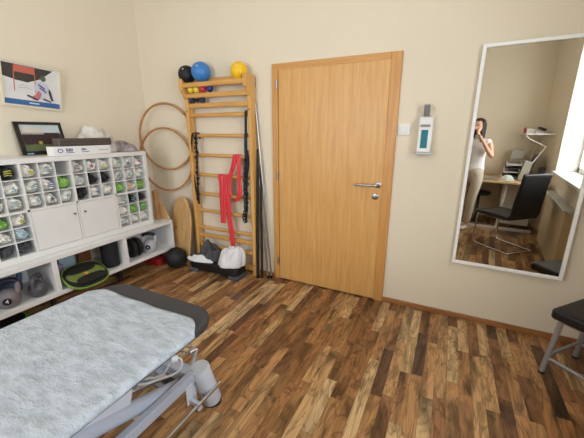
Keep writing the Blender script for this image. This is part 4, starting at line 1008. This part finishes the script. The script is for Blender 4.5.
def merge_remesh(name, meshes, voxel, m, parent=None, smooth=3, extra=None):
    bm = bmesh.new()
    for me in meshes: bm.from_mesh(me)
    me = bpy.data.meshes.new(name); bm.to_mesh(me); bm.free(); o = bpy.data.objects.new(name+'_tmp', me); C.objects.link(o)
    r = o.modifiers.new('r', 'REMESH'); r.mode = 'VOXEL'; r.voxel_size = voxel; r.use_smooth_shade = True
    s_ = o.modifiers.new('s', 'SMOOTH'); s_.iterations = smooth; s_.factor = .5
    dg = bpy.context.evaluated_depsgraph_get(); res = bpy.data.meshes.new_from_object(o.evaluated_get(dg)); bpy.data.objects.remove(o)
    res.materials.clear(); res.materials.append(m); res.name = name
    for p in res.polygons: p.use_smooth = True
    if parent is not None: res.transform(Matrix.Translation(-parent.location))
    ob = bpy.data.objects.new(name, res); C.objects.link(ob)
    if parent is not None: ob.parent = parent
    return ob
skin = mat('skin', (224, 176, 148), .5, spec=.35, bump=.02); hairm = mat('dark_brown_hair', (26, 18, 16), .6, bump=.5, bscale=30, stretch=(6, 6, 1)); topm = mat('white_knit_top', (246, 244, 242), .8, bump=.25, bscale=160)
troum = mat('cream_trousers', (206, 194, 174), .8, bump=.2, bscale=80)
# joints
sh_z = 1.335; pelvis = W(0, 0, .90)
hl = phc - cr*(PWD-.002) - cu*.006 - fw*.012; hr = phc + cr*(PWD-.002) - cu*.006 - fw*.012
elR = W(.235, .04, 1.12); elL = W(-.215, .06, 1.10)
wrR = hr + (elR-hr).normalized()*.085 ; wrL = hl + (elL-hl).normalized()*.085
T = [(pelvis, (.135, .095)), (W(0, .0, 1.0), (.110, .083)), (W(0, .0, 1.1), (.108, .082)), (W(0, .01, 1.2), (.125, .092)), (W(0, .0, 1.30), (.115, .08)), (W(0, .0, 1.36), (.055, .05)), (W(0, .015, 1.42), (.045, .045)), (W(0, .02, 1.47), (.045, .045))]
chains = [T]
def arm(s, el, wr, hand):
    i0 = 4
    return [i0, (W(s*.14, 0, 1.325), .047), (W(s*.165, .0, 1.29), .044), (W(s*.16, 0, 1.29).lerp(el, .5), .037), (el, .032), (el.lerp(wr, .45), .030), (wr, .021), (wr.lerp(hand, .5), (.03, .016))]
chains.append(arm(1, elR, wrR, hr)); chains.append(arm(-1, elL, wrL, hl))
nb = 8
legsC = []
def LG(z): return -.09*(1-z/.9)
for s in (-1, 1):
    q_ = lambda r_, f_, z_: W(s*r_+LG(z_), f_, z_)
    chains.append([0, (q_(.078, 0, .82), .076), (q_(.078, .02, .66), .062), (q_(.072, .025, .46), .046), (q_(.070, 0, .30), .044), (q_(.070, -.025, .10), .030), (q_(.070, -.02, .05), .032), (q_(.08, .06, .032), (.034, .026)), (q_(.085, .13, .025), (.034, .02))])
bodyM = skinmesh('body', chains)
parts = [bodyM]
# hands: palm slab and five fingers curled round the phone ends
def hand(center, wr, side):
    out = []
    ax = (center-wr).normalized()
    cen = center + fw*-.0
    palm = cen - ax*.025
    pb_ = [(wr, (.022, .018)), (wr.lerp(palm, .6), (.028, .016)), (palm, (.034, .015))]
    out.append(skinmesh('palm', [pb_]))
    for k in range(4):
        b0 = palm + cu*(.026-.017*k)*1.0 + cr*side*(.002)
        ln = (.030, .034, .032, .026)[k]
        edge = phc + cr*side*(PWD+.012) + cu*(.026-.017*k)
        tipf = phc + cr*side*(PWD-.012-.004*(k % 2)) + cu*(.024-.016*k) + fw*.0145
        mid = phc + cr*side*(PWD+.010) + cu*(.026-.017*k) + fw*.010
        out.append(skinmesh('finger', [[(b0, .0105), (edge-fw*.012, .0098), (mid, .0088), (tipf.lerp(mid, .45), .0083), (tipf, .0075)]]))
    th = phc + cr*side*(PWD-.022) - cu*.008 - fw*.015
    out.append(skinmesh('thumb', [[(palm-cu*.022, .0125), (palm.lerp(th, .5)-cu*.012-fw*.008, .0112), (th, .0095)]]))
    return out
parts += hand(hr, wrR, 1) + hand(hl, wrL, -1)
# head
HC = W(0, .045, 1.535)
bmh = bmesh.new(); bmesh.ops.create_uvsphere(bmh, u_segments=48, v_segments=32, radius=1)
for v in bmh.verts:
    x, y, z = v.co
    w_ = .073; dpt = .092; hz_ = .108
    if z < 0: w_ *= 1-.34*(-z)**1.3; 
    X_ = x*w_; Y_ = y*dpt; Z_ = z*hz_
    if y > 0:
        # nose, brow, chin, eye sockets
        Y_ += .022*math.exp(-((X_/.011)**2+((Z_+.018)/.018)**2)) + .006*math.exp(-((X_/.009)**2+((Z_-.004)/.02)**2))
        Y_ += .006*math.exp(-((X_/.022)**2+((Z_+.052)/.010)**2)) + .012*math.exp(-((X_/.024)**2+((Z_+.088)/.018)**2))
        for sx in (-1, 1): Y_ -= .009*math.exp(-(((X_-sx*.03)/.014)**2+((Z_-.008)/.011)**2)); Y_ += .004*math.exp(-(((X_-sx*.036)/.018)**2+((Z_+.028)/.018)**2))
    v.co = HC + pr_*X_ + pf_*Y_ + V((0, 0, Z_))
mh_ = bpy.data.meshes.new('head'); bmh.to_mesh(mh_); bmh.free(); parts.append(mh_)
bme = bmesh.new()
for sx in (-1, 1):
    m2 = bmesh.ops.create_uvsphere(bme, u_segments=12, v_segments=10, radius=1)
    for v in m2['verts']: x, y, z = v.co; v.co = HC + pr_*(sx*.074+x*.007) + pf_*(-.004+y*.016) + V((0, 0, -.006+z*.029))
me_ = bpy.data.meshes.new('ears'); bme.to_mesh(me_); bme.free(); parts.append(me_)
person = empty('person', PB, 'dark-haired woman in a white high-neck top raising a phone, seen in the mirror', 'person')
merge_remesh('body', parts, .0042, skin, person, 2)
# face details
for sx in (-1, 1):
    ec = HC + pr_*(sx*.030) + pf_*.0765 + V((0, 0, .008))
    m2 = MB(); m2.ball((0, 0, 0), .0095); 
    for v in m2.bm.verts: v.co = ec + pr_*v.co.x*1.25 + pf_*v.co.y*.55 + V((0, 0, v.co.z*.62))
    ey = m2.build('eye', mat('eye_white', (232, 228, 224), .2), person)
    m2 = MB(); m2.lathe([(.0045, 0), (.0045, .001), (0, .0014)], ec+pf_*.0048, pf_, 12); m2.build('iris', mat('iris_brown', (46, 30, 22), .2), ey)
    m2 = MB(); m2.tube([HC+pr_*(sx*.016)+pf_*.089+V((0, 0, .024)), HC+pr_*(sx*.03)+pf_*.087+V((0, 0, .029)), HC+pr_*(sx*.045)+pf_*.076+V((0, 0, .024))], .0025, 6); m2.build('eyebrow', hairm, person)
m2 = MB(); m2.tube([HC+pr_*x+pf_*(.0885-.10*abs(x)**1.0*.35)+V((0, 0, -.052+(.002 if abs(x) > .01 else 0))) for x in (-.022, -.011, 0, .011, .022)], [.002, .0045, .0048, .0045, .002], 8); m2.build('lips', mat('lips', (186, 96, 92), .4), person)
# hair
def hairmesh():
    bm = bmesh.new(); bmesh.ops.create_uvsphere(bm, u_segments=64, v_segments=40, radius=1)
    for v in bm.verts:
        x, y, z = v.co; a = math.atan2(x, y)     # 0 = face direction
        k = 1+.05*noise.noise(V((x*4, y*4, z*2)))+.03*noise.noise(V((x*14, y*14, z*1.5)))
        X_, Y_, Z_ = x*.086*k, (y*.103-.010)*k, z*.122*k+.004
        if z < -.05:                                       # long part falling to the shoulders
            q = min(1, (-z-.05)/.6); X_ = math.copysign(1, x)*abs(x/max(.15, math.sqrt(1-z*z)))*.088*(1-.12*q)*k; Y_ = (y/max(.15, math.sqrt(1-z*z)))*.085*k-.015; Z_ = z*.235
        if abs(a) < R(52) and z < .62:                      # face opening: pull behind the face
            Y_ = min(Y_, .030)
            if abs(a) < R(40): Y_ = min(Y_, .0)
        v.co = HC + pr_*X_ + pf_*Y_ + V((0, 0, Z_))
    me = bpy.data.meshes.new('hair'); bm.to_mesh(me); bm.free(); return me
merge_remesh('hair', [hairmesh()], .006, hairm, person, 2)
# clothes
Tt = [(W(0, 0, .88), (.138, .112)), (W(0, 0, .94), (.142, .108)), (W(0, 0, 1.0), (.127, .097)), (W(0, 0, 1.1), (.120, .094)), (W(0, .012, 1.2), (.138, .106)), (W(0, 0, 1.30), (.126, .09)), (W(0, .0, 1.36), (.066, .06)), (W(0, .012, 1.42), (.056, .056)), (W(0, .016, 1.445), (.055, .055))]
tc_ = [Tt]
for s, el in ((1, elR), (-1, elL)): tc_.append([5, (W(s*.135, 0, 1.325), .057), (W(s*.165, 0, 1.285), .053)])
merge_remesh('top', [skinmesh('top', tc_)], .007, topm, person, 2)
tr = [[(W(0, 0, 1.01), (.125, .097)), (W(0, 0, .955), (.134, .10)), (W(0, -.005, .88), (.140, .11))]]
for s in (-1, 1):
    q_ = lambda r_, f_, z_: W(s*r_+LG(z_), f_, z_)
    tr.append([2, (q_(.078, 0, .80), .088), (q_(.078, .015, .66), .076), (q_(.072, .02, .46), .062), (q_(.070, 0, .30), .060), (q_(.070, -.015, .09), .056)])
merge_remesh('trousers', [skinmesh('trousers', tr)], .008, troum, person, 2)
for s in (-1, 1):
    merge_remesh('shoe', [skinmesh('shoe', [[(W(s*.072+LG(0), -.045, .034), (.036, .034)), (W(s*.076+LG(0), .03, .034), (.040, .034)), (W(s*.084+LG(0), .11, .030), (.043, .028)), (W(s*.088+LG(0), .155, .026), (.034, .022))]])], .006, mat('white_shoe', (226, 222, 226), .6), person, 2)

# ------------------------------------------------------------------ light
wd = bpy.data.worlds.new('world'); S.world = wd; wd.use_nodes = True
N = wd.node_tree.nodes; L = wd.node_tree.links; bgn = N['Background']
bgn.inputs[0].default_value = (.82, .90, 1, 1); bgn.inputs[1].default_value = 3.0
def area(name, loc, rot, sx, sy, power, col):
    l = bpy.data.lights.new(name, 'AREA'); l.shape = 'RECTANGLE'; l.size = sx; l.size_y = sy; l.energy = power; l.color = col
    o = bpy.data.objects.new(name, l); C.objects.link(o); o.location = loc; o.rotation_euler = rot; return o
area('daylight_right_window', (4.75, (WY0+WY1)/2, (WZ0+WZ1)/2), (0, R(90), 0), 1.7, 1.75, 135, (.84, .92, 1))
area('added_front_fill', ((FX0+FX1)/2, YF-.45, (FZ0+FZ1)/2), (R(90), 0, 0), 1.8, 1.65, 78, (.86, .93, 1))  # added fill light, shining in through the made-up window behind the camera
S.view_settings.view_transform = 'Standard'; S.view_settings.look = 'None'; S.view_settings.gamma = 1; S.view_settings.use_curve_mapping = False
S.view_settings.exposure = -.5
